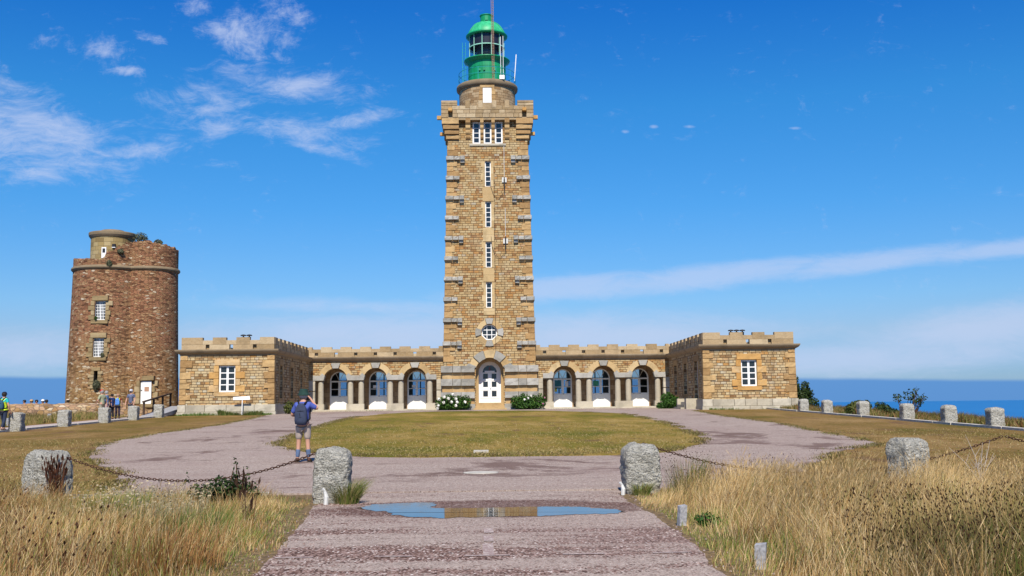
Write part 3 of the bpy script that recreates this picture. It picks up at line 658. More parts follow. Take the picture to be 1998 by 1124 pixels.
# banded base either side of the entrance
for sg in (-1, 1):
    for z0, z1 in ((4.13, 4.68), (3.03, 3.6), (2.0, 2.52)):
        mb = MB(); y = TCY-tw(z0); top = z0 > 4
        xs = [4.03, 3.05, 2.35, 1.22]
        for a, b_ in zip(xs, xs[1:]):
            mb.rock(sg*a, sg*(b_+.012), y-.24, y+.7, z0, z1, .07)
        if top: 
            p = [(1.2, z1-.2), (1.95, z1), (1.72, z1+.2), (1.1, z1-.05)]; p = p if sg > 0 else [(-a, b) for a, b in reversed(p)]
            mb.prism(p, y-.15, y+.3)
        mb.build('stone_band', M_grey, L)
    mb = MB()
    for z0, z1 in ((3.61, 4.12), (2.53, 3.02), (1.55, 1.99)):
        y = TCY-tw(z0)
        for a, b_ in ((3.92, 3.1), (3.09, 2.1), (2.09, 1.3)): mb.box(sg*a, sg*(b_+.01), y-.03, y+.5, z0, z1)
    mb.build('tan_course', M_tcourse, L)
    mb = MB(); mb.rock(sg*4.05, sg*2.6, 86.8, 87.6, 1.0, 1.54, .04); mb.rock(sg*2.59, sg*1.2, 86.8, 87.6, 1.0, 1.54, .04); mb.build('plinth', M_grey, L)
# arch stones
def vouss(mb, cx, cz, r0, r1, a0, a1, y0, y1, n=5):
    P = [(cx+r1*math.cos(R_(a0+(a1-a0)*i/n)), cz+r1*math.sin(R_(a0+(a1-a0)*i/n))) for i in range(n+1)]
    Q = [(cx+r0*math.cos(R_(a0+(a1-a0)*i/n)), cz+r0*math.sin(R_(a0+(a1-a0)*i/n))) for i in range(n+1)]
    mb.newr()
    for i in range(n):
        a, b, c, d = Q[i], P[i], P[i+1], Q[i+1]
        mb.add([(a[0], y0, a[1]), (b[0], y0, b[1]), (c[0], y0, c[1]), (d[0], y0, d[1])])
        mb.add([(b[0], y0, b[1]), (b[0], y1, b[1]), (c[0], y1, c[1]), (c[0], y0, c[1])]); mb.add([(d[0], y0, d[1]), (d[0], y1, d[1]), (a[0], y1, a[1]), (a[0], y0, a[1])])
    for p, q, f in ((Q[0], P[0], 0), (P[-1], Q[-1], 0)): mb.add([(p[0], y0, p[1]), (p[0], y1, p[1]), (q[0], y1, q[1]), (q[0], y0, q[1])])
y = TCY-tw(5)
mb = MB()
for a0, a1 in ((18, 42), (74, 106), (138, 162)): vouss(mb, 0, AZ, arc_r+.01, arc_r+.62, a0, a1, y-.05, y+.12)
mb.build('arch_stone', M_ash, L)
mb = MB()
for a0, a1 in ((43, 73), (107, 137)): vouss(mb, 0, AZ, arc_r-.03, arc_r+.66, a0, a1, y-.15, y+.12, 2)
mb.build('arch_stone', M_grey, L)
# octagon surround
y = TCY-tw(7.45)
mb = MB(); [vouss(mb, 0, 7.45, .7, 1.18, a-17, a+17, y-.13, y+.15, 2) for a in (0, 90, 180, 270)]; mb.build('window_surround', M_grey, L)
mb = MB(); [vouss(mb, 0, 7.45, .69, 1.1, a-27, a+27, y-.04, y+.15, 2) for a in (45, 135, 225, 315)]; mb.build('window_surround', M_ash, L)
# octagon window
mb = MB(); yw = y+.22
for i in range(8):
    p, q = oc[i], oc[(i+1) % 8]; k = .86
    mb.newr(); P = [(p[0], yw, 7.45+p[1]), (q[0], yw, 7.45+q[1]), (q[0]*k, yw, 7.45+q[1]*k), (p[0]*k, yw, 7.45+p[1]*k)]
    mb.add(P)
for xx in (-.2, .2): mb.box(xx-.03, xx+.03, yw+.003, yw+.05, 7.45-.6, 7.45+.6)
for zz in (-.2, .2): mb.box(-.58, .58, yw+.006, yw+.045, 7.45+zz-.03, 7.45+zz+.03)
f = mb.build('window', M_white, L); mb = MB(); mb.add([(a*.97, yw+.04, 7.45+b_*.97) for a, b_ in oc]); mb.build('pane', M_pane, f)
for a, b_, c, d in slits: glazing('window', L, a, b_, c, d, TCY-tw(c)+.2, 1, 5, .075, .05)
for a, b_, c, d in tops: glazing('window', L, a, b_, c, d, TCY-tw(c)+.12, 1, 4, .12, .05)
mb = MB(); y = TCY-tw(23.4); mb.box(-1.55, 1.55, y-.08, y+.1, 23.36, 23.54); mb.build('window_sill', M_lgrey, L)
# entrance: inner arch, door, steps
YD = 88.55
mb = MB()
def inn(x, z, d=0): return (x, 87.85+d, z)
holed(mb, -1.3, 1.3, 1.0, 5.5, [(-.93, .93, .9, 4.16+.93, 'a')], inn, .5)
arch_fill(mb, 0, 4.14, .93, 5.09, inn, depth=.7, zbot=1.0)
mb.build('inner_arch', M_ash, L)
mb = MB(); zf = 3.93
def din(x, z, d=0): return (x, YD+d, z)
holed(mb, -.93, .93, 1.6, 4.14+.93, [(-.56, -.16, 2.14, 2.62), (-.56, -.16, 2.94, 3.4), (-.56, -.16, 3.62, 4.06), (.16, .56, 2.14, 2.62), (.16, .56, 2.94, 3.4), (.16, .56, 3.62, 4.06), (-.6, .6, 4.16, 4.74, 'a')], din, .05)
arch_fill(mb, 0, 4.16, .6, 4.76, din, depth=.05)
mb.box(-.42, .42, YD-.06, YD-.002, 4.13, 4.3); mb.box(-.02, .02, YD-.02, YD-.002, 1.75, 4.05)
for zz in (2.02, 2.72, 3.5): mb.box(-.8, .8, YD-.025, YD-.003, zz-.02, zz+.02)
dr = mb.build('door', M_white, L)
mb = MB(); mb.add([(-.9, YD+.04, 1.7), (.9, YD+.04, 1.7), (.9, YD+.04, 4.8), (-.9, YD+.04, 4.8)]); mb.build('pane', M_pane, dr)
mb = MB(); mb.tube([(0, YD-.0, 4.3), (0, YD-.0, 4.62)], .02, 6); mb.lathe([(.0, 4.3)], 0, 0, 3, False); mb.tube([(-.12, YD, 4.38), (0, YD, 4.3), (.12, YD, 4.38)], .018, 5); mb.tube([(-.08, YD, 4.55), (.08, YD, 4.55)], .015, 5)
mb.build('anchor_emblem', simple('red_paint', (.25, .02, .03), .6), dr)
mb = MB(); mb.box(.02, .07, YD-.08, YD-.03, 2.78, 2.84); mb.build('handle', M_dark, dr)
mb = MB()
for k in range(3): mb.box(-1.15-.1*(2-k), 1.15+.1*(2-k), 86.55+.33*k, 88.6, .95+.22*k, .95+.22*(k+1)+.02)
mb.build('step', M_ash, L)
# corbelled parapet
HW = 3.92; YF = TCY-HW
def corb(mb, x0, x1, sides=()):
    for k, (z0, z1, dd) in enumerate(((25.15, 25.66, .50), (24.73, 25.12, .37), (24.32, 24.70, .26), (23.93, 24.28, .15))):
        yb = TCY-tw(23)+.1; mb.newr()
        yf = TCY-tw(24)-dd
        n = 5
        pts = [(yf+.10, z0+.03), (yf, (z0+z1)/2), (yf+.02, z1)]
        a, b = sorted((x0, x1))
        mb.hexa([(a, yf+.08, z0), (b, yf+.08, z0), (b, yb, z0), (a, yb, z0), (a, yf, z0+.12), (b, yf, z0+.12), (b, yb, z0+.12), (a, yb, z0+.12)], False)
        mb.box(a, b, yf, yb, z0+.122, z1, rn=False)
for x0, x1 in ((-1.92, -1.38), (-.58, -.38), (.38, .58), (1.38, 1.92)):
    pass
for xc in (-1.66, -.475, .475, 1.66):
    mb = MB(); hw = .2 if abs(xc) > 1 else .14
    corb(mb, xc-hw, xc+hw); mb.build('corbel', M_quoin, L)
for sg in (-1, 1):      # corner corbels, wrapping the side
    mb = MB()
    for k, (z0, z1, dd) in enumerate(((25.15, 25.66, .50), (24.73, 25.12, .40), (24.32, 24.70, .28), (23.93, 24.28, .16))):
        s_ = tw(24)+dd; xi = 2.42
        mb.rock(sg*s_, sg*xi, TCY-s_, TCY-tw(24)+1.0, z0, z1, .04)
    mb.build('corbel', M_quoin, L)
    for yc in (TCY-1.6, TCY, TCY+1.6):
        mb = MB()
        for k, (z0, z1, dd) in enumerate(((25.15, 25.66, .50), (24.73, 25.12, .40), (24.32, 24.70, .28), (23.93, 24.28, .16))):
            mb.box(sg*(tw(24)-.1), sg*(tw(24)+dd), yc-.3, yc+.3, z0, z1)
        mb.build('corbel', M_quoin, L)
mb = MB(); T = .4
course = [(25.68, 26.05), (26.06, 26.36), (26.37, 26.72)]
for z0, z1 in course:
    x = -HW
    while x < HW-.01:
        l = random.uniform(.45, .95); x1 = min(x+l, HW)
        if HW-x1 < .3: x1 = HW
        gapz = z0 < 26.3
        segs = [(x, x1)]
        if gapz:      # two deep slots
            out = []
            for a, b_ in segs:
                for g0, g1 in ((-3.32, -2.95), (2.95, 3.32)):
                    if a < g1 and b_ > g0: 
                        if a < g0: out.append((a, g0))
                        if b_ > g1: out.append((g1, b_))
                        break
                else: out.append((a, b_))
            segs = out
        for a, b_ in segs:
            if b_-a > .03: mb.rock(a+.004, b_-.004, YF, YF+T, z0, z1, .012, 2)
        x = x1
mer = [(-3.92, -2.55), (-1.88, -1.46), (-.78, -.38), (.38, .78), (1.46, 1.88), (2.55, 3.92)]
for a, b_ in mer:
    z1 = 27.17
    for q in range(2 if b_-a > 1 else 1):
        if b_-a > 1: mb.rock(a+.004, b_-.004, YF-.01, YF+T, 26.73+.22*q, 26.94+.23*q, .015, 3)
        else: mb.rock(a+.004, b_-.004, YF-.02, YF+T, 26.5, 27.17, .015, 2)
for g0 in (-3.34, 2.93): mb.box(g0, g0+.41, YF+.3, YF+T-.003, 25.69, 26.36)
mb.box(-.37, .37, YF-.03, YF+T, 26.36, 26.96)   # pale slab below the drum door
for sg in (-1, 1):
    mb.box(sg*(HW-T), sg*HW, YF+T+.003, TCY+HW, 25.68, 26.8)
    for k in range(5):
        ya = YF+.6+k*1.55; mb.box(sg*(HW-T-.002), sg*(HW+.002), ya+.5, ya+1.35, 26.803, 27.17)
mb.box(-HW, HW, TCY+HW-T, TCY+HW, 25.68, 27.1); mb.box(-HW+.05, HW-.05, YF+.05, TCY+HW-.05, 25.5, 25.72)
mb.build('parapet', M_pale, L)
mb = MB()   # gargoyle stones
for sg in (-1, 1):
    mb.box(sg*3.9, sg*4.3, YF+.6, YF+.95, 25.72, 26.02); mb.box(sg*3.5, sg*4.05, YF+.8, YF+1.1, 24.35, 24.62)
    mb.box(sg*2.97, sg*3.3, YF-.35, YF+.1, 26.2, 26.45)
mb.build('gargoyle', M_orange, L)
# round watch room
mb = MB(); mb.lathe([(2.48, 25.7), (2.48, 29.05)], 0, TCY, 64); mb.build('watch_room', M_drum, L, smooth=False)
mb = MB(); mb.lathe([(2.44, 28.95), (2.58, 29.0), (2.70, 29.12), (2.72, 29.3), (2.70, 29.42), (2.6, 29.5), (1.2, 29.6)], 0, TCY, 72); mb.build('cornice_ring', M_corn, L, smooth=True)
mb = MB(); yd = TCY-2.5
mb.box(-.37, .37, yd-.02, yd+.2, 26.8, 28.7); mb.build('door', M_white, L)
mb = MB()
for z in (26.9, 27.3, 27.7, 28.1, 28.45): mb.box(-.62-.08*(int(z*10) % 2), -.38, yd-.04, yd+.3, z, z+.36); mb.box(.38, .62+.08*(int(z*10) % 2), yd-.04, yd+.3, z, z+.36)
mb.box(-.62, .62, yd-.05, yd+.3, 28.72, 28.94); mb.build('door_surround', M_quoin, L)
# green lantern
mb = MB(); mb.lathe([(1.72, 29.52), (1.72, 29.62), (1.66, 29.63), (1.66, 31.62)], 0, TCY, 56); 
for a in range(0, 360, 30):
    a = R_(a+15); mb.tube([(1.665*math.cos(a), TCY+1.665*math.sin(a), 29.6), (1.665*math.cos(a), TCY+1.665*math.sin(a), 31.6)], .012, 4)
for z in (30.3, 31.0): mb.lathe([(1.664, z-.012), (1.68, z), (1.664, z+.012)], 0, TCY, 56, False)
for a in (-98, -65, -112): a = R_(a); mb.box(1.7*math.cos(a)-.08, 1.7*math.cos(a)+.08, TCY+1.72*math.sin(a)-.05, TCY+1.6*math.sin(a), 30.55, 30.7)
mb.build('lantern_base', M_green, L, smooth=False)
mb = MB(); mb.lathe([(1.62, 31.5), (1.75, 31.62), (2.03, 31.78), (2.05, 31.86), (1.62, 31.95)], 0, TCY, 64); mb.build('gallery', M_green, L, smooth=True)
mb = MB()
NP = 12
for k in range(NP):
    a = R_(-90+15+360*k/NP); c_, s_ = math.cos(a), math.sin(a)
    mb.tube([(1.58*c_, TCY+1.58*s_, 31.9), (1.58*c_, TCY+1.58*s_, 34.15)], .034, 6)
for z in (31.97, 33.02, 34.1): mb.lathe([(1.54, z-.04), (1.62, z-.04), (1.62, z+.04), (1.54, z+.04), (1.54, z-.04)], 0, TCY, 48, False)
fr = mb.build('lantern_frame', simple('mint_white_paint', (.30, .60, .46), .45), L)
mb = MB(); mb.lathe([(1.56, 31.95), (1.56, 34.1)], 0, TCY, 48, False); mb.build('pane', glass_mat('lantern_glass', .86), fr)
mb = MB(); mb.lathe([(.3, 31.6), (.75, 31.7), (.95, 32.1), (.98, 32.6), (.9, 33.2), (.7, 33.7), (.25, 34.0)], 0, TCY, 32)
mb.build('lens', glass_mat('lens_glass', .12, (.07, .06, .06)), L, smooth=True)
mb = MB(); mb.lathe([(1.52, 33.08), (1.52, 34.12)], 0, TCY, 48, False); mb.build('blind', simple('dark_inner_blind', (.025, .02, .03), .35, spec=.6), L)
mb = MB(); mb.lathe([(1.6, 34.02), (1.84, 34.06), (1.86, 34.16), (1.78, 34.24), (1.66, 34.3)], 0, TCY, 64); mb.build('dome_rim', M_green, L, smooth=True)
mb = MB(); mb.lathe([(1.70, 34.24), (1.62, 34.5), (1.47, 34.78), (1.25, 35.05), (.95, 35.28), (.55, 35.42), (.0, 35.46)], 0, TCY, 64, False)
for a in (-42, -30, -150, 30, 90): 
    a = R_(a); mb.tube([(r*math.cos(a), TCY+r*math.sin(a), z) for r, z in ((1.71, 34.24), (1.63, 34.5), (1.48, 34.79), (1.26, 35.06), (.96, 35.29), (.56, 35.43))], .018, 4)
mb.build('dome', M_dome, L, smooth=True)
mb = MB(); mb.lathe([(.56, 35.38), (.56, 36.0), (.62, 36.03), (.62, 36.09), (.2, 36.14)], 0, TCY, 28); mb.box(-.12, .12, TCY-.62, TCY-.5, 35.5, 35.85); mb.build('vent', M_green, L, smooth=False)
mb = MB()
for z in (30.1, 30.62): mb.tube([(2.5*math.cos(R_(a)), TCY+2.5*math.sin(R_(a)), z) for a in range(0, 361, 8)], .022, 5, False)
for a in range(0, 360, 36): a = R_(a-90-18); mb.tube([(2.5*math.cos(a), TCY+2.5*math.sin(a), 29.45), (2.5*math.cos(a), TCY+2.5*math.sin(a), 30.64)], .025, 5)
mb.build('railing', M_teal, L)
mb = MB()
for sx_ in (-.14, .14): mb.tube([(-2.02+sx_, TCY-.35, 29.5), (-2.02+sx_, TCY-.35, 33.5)], .025, 5)
for k in range(13): mb.tube([(-2.16, TCY-.35, 29.8+.28*k), (-1.88, TCY-.35, 29.8+.28*k)], .016, 4)
mb.build('ladder', M_teal, L)
mb = MB(); mx_, my_ = .55, TCY-1.95    # lattice antenna mast
for a, b_ in ((-.09, 0), (.09, 0), (0, .14)): mb.tube([(mx_+a, my_+b_, 29.6), (mx_+a-.05, my_+b_, 37.0)], .018, 5)
for k in range(30):
    z = 29.7+.245*k; mb.tube([(mx_-.09, my_, z), (mx_+.09, my_, z+.0)], .014, 4); mb.tube([(mx_-.09, my_, z), (mx_, my_+.14, z+.12), (mx_+.09, my_, z)], .011, 4)
mb.tube([(mx_-.05, my_, 37), (mx_-.05, my_, 37.5)], .012, 4)
mb.build('antenna_mast', M_ltan, L)
mb = MB()
for x, z0, z1, yy in ((1.2, 29.4, 33.4, TCY-2.1), (1.42, 29.5, 33.5, TCY-2.0)): mb.tube([(x, yy, z0), (x, yy, z1)], .024, 6)
mb.tube([(2.42, TCY-.6, 29.9), (2.6, TCY-.6, 32.3)], [.035, .045], 6)
for x in (1.2, 1.42): mb.box(x-.12, x+.1, TCY-2.45, TCY-2.2, 29.5, 29.85)
mb.build('whip_antenna', M_white, L)
mb = MB()
for (x, z0, z1, zb) in ((1.38, 20.1, 23.3, 20.35), (1.43, 15.0, 17.9, 15.1)):
    y = TCY-tw(z1)-.12; mb.tube([(x, y, z0), (x, y-.0, z1)], .022, 5); mb.box(x-.2, x+.2, y-.05, y+.12, zb-.2, zb+.22)
mb.build('antenna', M_cream, L)
mb = MB()
for (x, z0) in ((1.38, 20.1), (1.43, 15.0)):
    y = TCY-tw(z0)-.16; mb.tube([(x, y, z0-.85), (x, y, z0+.5)], .035, 5); mb.tube([(x-.1, y, z0-.9), (x-.45, y+.05, z0-1.35), (x-.9, y+.05, z0-1.1), (x-1.15, y+.06, z0-.3), (x-1.2, y+.06, z0+.5)], .015, 4)
    mb.tube([(x, y, z0-.4), (x, y, z0+.35)], .06, 5)
mb.tube([(.52, TCY-tw(1.6)-.05, 4.9), (.52, TCY-tw(22.5)-.06, 22.0)], .015, 4)
mb.build('cable', M_dark, L)

# ------------------------------------------------------------------ arcade wings
def run(mb, P, L0, L1, zs, merlons, slots, T=.35, front=0.0):
    """parapet run: P(s, d) -> (x, y); zs=(zc, zj, zcr, zm)"""
    zc, zj, zcr, zm = zs
    def B(a, b, z0, z1, pr=0.):
        mb.newr(); q = [P(a, -pr), P(b, -pr), P(b, T), P(a, T)]
        mb.hexa([(*c, z0) for c in q]+[(*c, z1) for c in q], False)
    edges = [L0] + [e for s0, s1 in slots for e in (s0, s1)] + [L1]
    for a, b in zip(edges[::2], edges[1::2]):
        if b-a > .01: B(a, b, zc, zj-.008)
    B(L0, L1, zj, zj+.002)
    edges = [L0] + [e for m0, m1 in merlons for e in (m0, m1)] + [L1]
    for a, b in zip(edges[::2], edges[1::2]):
        if b-a > .01: B(a+.004, b-.004, zj+.004, zcr)
    for a, b in merlons: B(a, b, zj+.004, zm, .012)
    for k, (a, b) in enumerate(slots):
        if k % 4 != 1:
            q = [P(a-.01, T*.6), P(b+.01, T*.6), P(b+.01, T-.01), P(a-.01, T-.01)]; mb.newr(); mb.hexa([(*c, zc+.002) for c in q]+[(*c, zj-.01) for c in q], False)
def cornice_prof(): return [(0., 0.), (.06, .0), (.06, .06), (.12, .09), (.24, .16), (.32, .26), (.35, .33), (.35, .39), (0., .40)]
ARC = {}
for sg, nm in ((-1, 'left'), (1, 'right')):
    A_ = thing('arcade_wing', 'low crenellated stone arcade with three arches left of the lighthouse door' if sg < 0 else 'low crenellated stone arcade with three arches right of the lighthouse door', 'building', (sg*9.4, 87.4, 1.1), group=None)
    YA = 87.4; cen = [sg*12.75, sg*9.45, sg*6.2]; rA = .98; zs_ = 3.62
    xa, xb = sorted((sg*3.8, sg*14.95))
    mb = MB()
    def mf(x, z, d=0): return (x, YA+d, z)
    holed(mb, xa, xb, zs_, 5.16, [(c-rA, c+rA, zs_-.1, zs_+rA, 'a') for c in cen], mf, .6)
    for c in cen: arch_fill(mb, c, zs_, rA, zs_+rA, mf, depth=.6)
    mf2 = lambda x, z, d=0: (x, YA+.6, z)
    holed(mb, xa, xb, zs_, 5.16, [(c-rA, c+rA, zs_-.1, zs_+rA, 'a') for c in cen], mf2, .6)
    for c in cen: arch_fill(mb, c, zs_, rA, zs_+rA, mf2, soffit=False)
    mb.build('wall', M_arc, A_)
    ed = sorted([abs(c) for c in cen])
    # impost blocks + columns + plinths
    spans = [(14.6, 13.73), (11.77, 10.43), (8.47, 7.18), (5.22, 4.42)]
    for a, b_ in spans:
        mb = MB(); e = .17
        poly = [(a, 3.60), (a, 4.0), (a, 4.0)]
        lo, hi = sorted((a, b_)); l_ear = lo > 4.5; r_ear = hi < 14.5
        P = [(lo-.015, 3.6), (hi+.015, 3.6)]
        if r_ear: P += [(hi+.015, 3.66), (hi+.11, 4.0), (hi-.12, 4.2), (hi-.3, 4.0)]
        else: P += [(hi, 4.02)]
        if l_ear: P += [(lo+.3, 4.0), (lo+.12, 4.2), (lo-.11, 4.0), (lo-.015, 3.66)]
        else: P += [(lo, 4.02)]
        if sg < 0: P = [(-x, z) for x, z in reversed(P)]
        mb.prism(P, YA-.09, YA+.56); mb.build('impost', M_grey, A_)
        mb = MB(); plo, phi = (lo-.06, hi+.06) if l_ear and r_ear else ((lo-.06, 14.3) if not r_ear else (4.42, hi+.06))
        mb.box(sg*plo, sg*phi, YA-.12, YA+.6, 1.0, 1.66); mb.build('plinth', M_lgrey, A_)
    for xc in (13.98, 11.53, 10.65, 8.25, 7.37, 4.98):
        mb = MB(); mb.lathe([(.235, 1.665), (.235, 2.3), (.225, 3.3), (.21, 3.5), (.16, 3.58), (.15, 3.6)], sg*xc, YA+.24, 20, False); mb.build('column', M_lgrey, A_, smooth=True)
    mb = MB()
    for z in (1.2, 1.7, 2.2, 2.75, 3.25):
        mb.box(sg*14.42, sg*14.95, YA-.03, YA+.6, z, z+.49 if z < 3.2 else 3.6); mb.box(sg*3.9, sg*4.4, YA-.05, YA+.6, z, z+.49 if z < 3.2 else 3.6)
    mb.build('pilaster', M_lgrey, A_)
    mb = MB()
    for c in cen:
        for a0, a1 in ((18, 71), (109, 162)): vouss(mb, c, zs_, rA+.012, rA+.46, a0, a1, YA-.035, YA+.1, 6)
    mb.build('arch_stone', M_ash, A_)
    for c in cen:
        mb = MB(); k = 1
        mb.prism([(c-.24, zs_+rA-.0), (c+.24, zs_+rA-.0), (c+.38, zs_+rA+.42), (c-.38, zs_+rA+.42)], YA-.1, YA+.3); mb.build('keystone', M_grey, A_)
    # cornice
    mb = MB(); pr = cornice_prof(); x = xa
    while x < xb-.01:
        l = random.uniform(1.2, 2.2); x1 = min(x+l, xb); mb.newr()
        for i in range(len(pr)-1):
            (d0, h0), (d1, h1) = pr[i], pr[i+1]
            mb.add([(x, YA-d0, 5.14+h0), (x1, YA-d0, 5.14+h0), (x1, YA-d1, 5.14+h1), (x, YA-d1, 5.14+h1)])
        x = x1
    mb.build('cornice', M_corn, A_)
    mb = MB(); P1 = lambda s, d: (s, YA-.03+d)
    pit = 1.625; c0 = [(-14.33+pit*k) for k in range(7)]     # crenel/slot centres on the left wing
    cc = c0 if sg < 0 else sorted([-c for c in c0])
    sl = [(c-.14, c+.14) for c in cc]; me_ = [(xa if k < 0 else cc[k]+.36, xb if k+1 > 6 else cc[k+1]-.36) for k in range(-1, 7)]
    me_ = [(a, b) for a, b in me_ if b-a > .1]
    run(mb, P1, xa, xb, (5.545, 5.9, 6.18, 6.36), me_, sl)
    mb.box(xa, xb, 94.3, 94.6, 5.5, 6.1)
    mb.build('parapet', M_pale, A_)
    # porch: back wall, floor, ceiling; room behind
    mb = MB(); YB = 89.7; rD = .8; zd = 3.62
    def mg(x, z, d=0): return (x, YB+d, z)
    holed(mb, xa, xb, 1.0, 5.1, [(c-rD, c+rD, .9, zd+rD, 'a') for c in cen], mg, .3)
    for c in cen: arch_fill(mb, c, zd, rD, zd+rD, mg, depth=.3, zbot=1.2)
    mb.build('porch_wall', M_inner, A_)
    mb = MB(); mb.box(xa, xb, YA+.2, 94.4, .8, 1.2); mb.box(xa, xb, YA-.35, YA+.2, .8, 1.17); mb.build('floor', M_lgrey, A_)
    mb = MB(); mb.box(xa, xb, YA+.02, 94.5, 5.18, 5.5); mb.build('roof', M_roof, A_)
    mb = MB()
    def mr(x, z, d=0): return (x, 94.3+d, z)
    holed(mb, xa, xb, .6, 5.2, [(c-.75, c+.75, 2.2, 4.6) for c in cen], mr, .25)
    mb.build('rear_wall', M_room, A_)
    for c in cen: glazing('window', A_, c-.75, c+.75, 2.2, 4.6, 94.5, 2, 3, .07, .04, M_cream, M_clear)
    for c in cen:
        Y = YB+.1; mb = MB()
        def md(x, z, d=0): return (x, Y+d, z)
        hs = [(c-.68, c-.1, 2.35, 2.88), (c-.68, c-.1, 2.93, 3.5), (c+.1, c+.68, 2.35, 2.88), (c+.1, c+.68, 2.93, 3.5), (c-rD, c+rD, 3.62, zd+rD, 'a')]
        holed(mb, c-rD, c+rD, 1.2, zd+rD, hs, md, .05)
        mb.box(c-.015, c+.015, Y-.015, Y, 1.22, 3.5)
        for z in (1.32, 2.25): mb.box(c-.75, c+.75, Y-.02, Y-.001, z-.015, z+.015)
        vouss(mb, c, zd, rD-.1, rD, 0, 180, Y+.003, Y+.06, 16)
        for a in (62, 118): mb.tube([(c+.08*math.cos(R_(a)), Y+.03, zd+.08*math.sin(R_(a))), (c+.74*math.cos(R_(a)), Y+.03, zd+.74*math.sin(R_(a)))], .022, 4)
        d_ = mb.build('door', M_white, A_)
        mb = MB(); P = [(c-rD+.02, 2.3), (c+rD-.02, 2.3)] + [(c+(rD-.05)*math.cos(math.pi*i/14), zd+(rD-.05)*math.sin(math.pi*i/14)) for i in range(15)]
        mb.add([(x, Y+.035, z) for x, z in P]); mb.build('pane', M_clear, d_)
        mb = MB(); mb.box(c+.01, c+.09, Y-.06, Y-.02, 2.28, 2.31); mb.build('handle', M_dark, d_)
    # small paper notices on the doors
    def notice(x0, x1, z0, z1, m_):
        mb = MB(); mb.box(x0, x1, YB+.122, YB+.128, z0, z1); mb.build('notice', m_, A_)
    pm = simple('paper_white', (.75, .75, .76), .7)
    if sg < 0:
        notice(-9.9, -9.62, 2.98, 3.22, pm); notice(-6.62, -6.34, 3.0, 3.2, pm)
    else:
        notice(5.45, 6.08, 2.75, 3.48, simple('teal_poster', (.03, .17, .23), .6)); notice(5.5, 5.72, 2.5, 2.85, simple('yellow_poster', (.5, .5, .08), .6)); notice(6.42, 6.68, 2.95, 3.4, pm); notice(6.7, 6.86, 3.0, 3.42, simple('blue_poster', (.2, .4, .75), .6))
        notice(8.8, 9.3, 2.97, 3.4, simple('green_poster', (.05, .3, .2), .6))

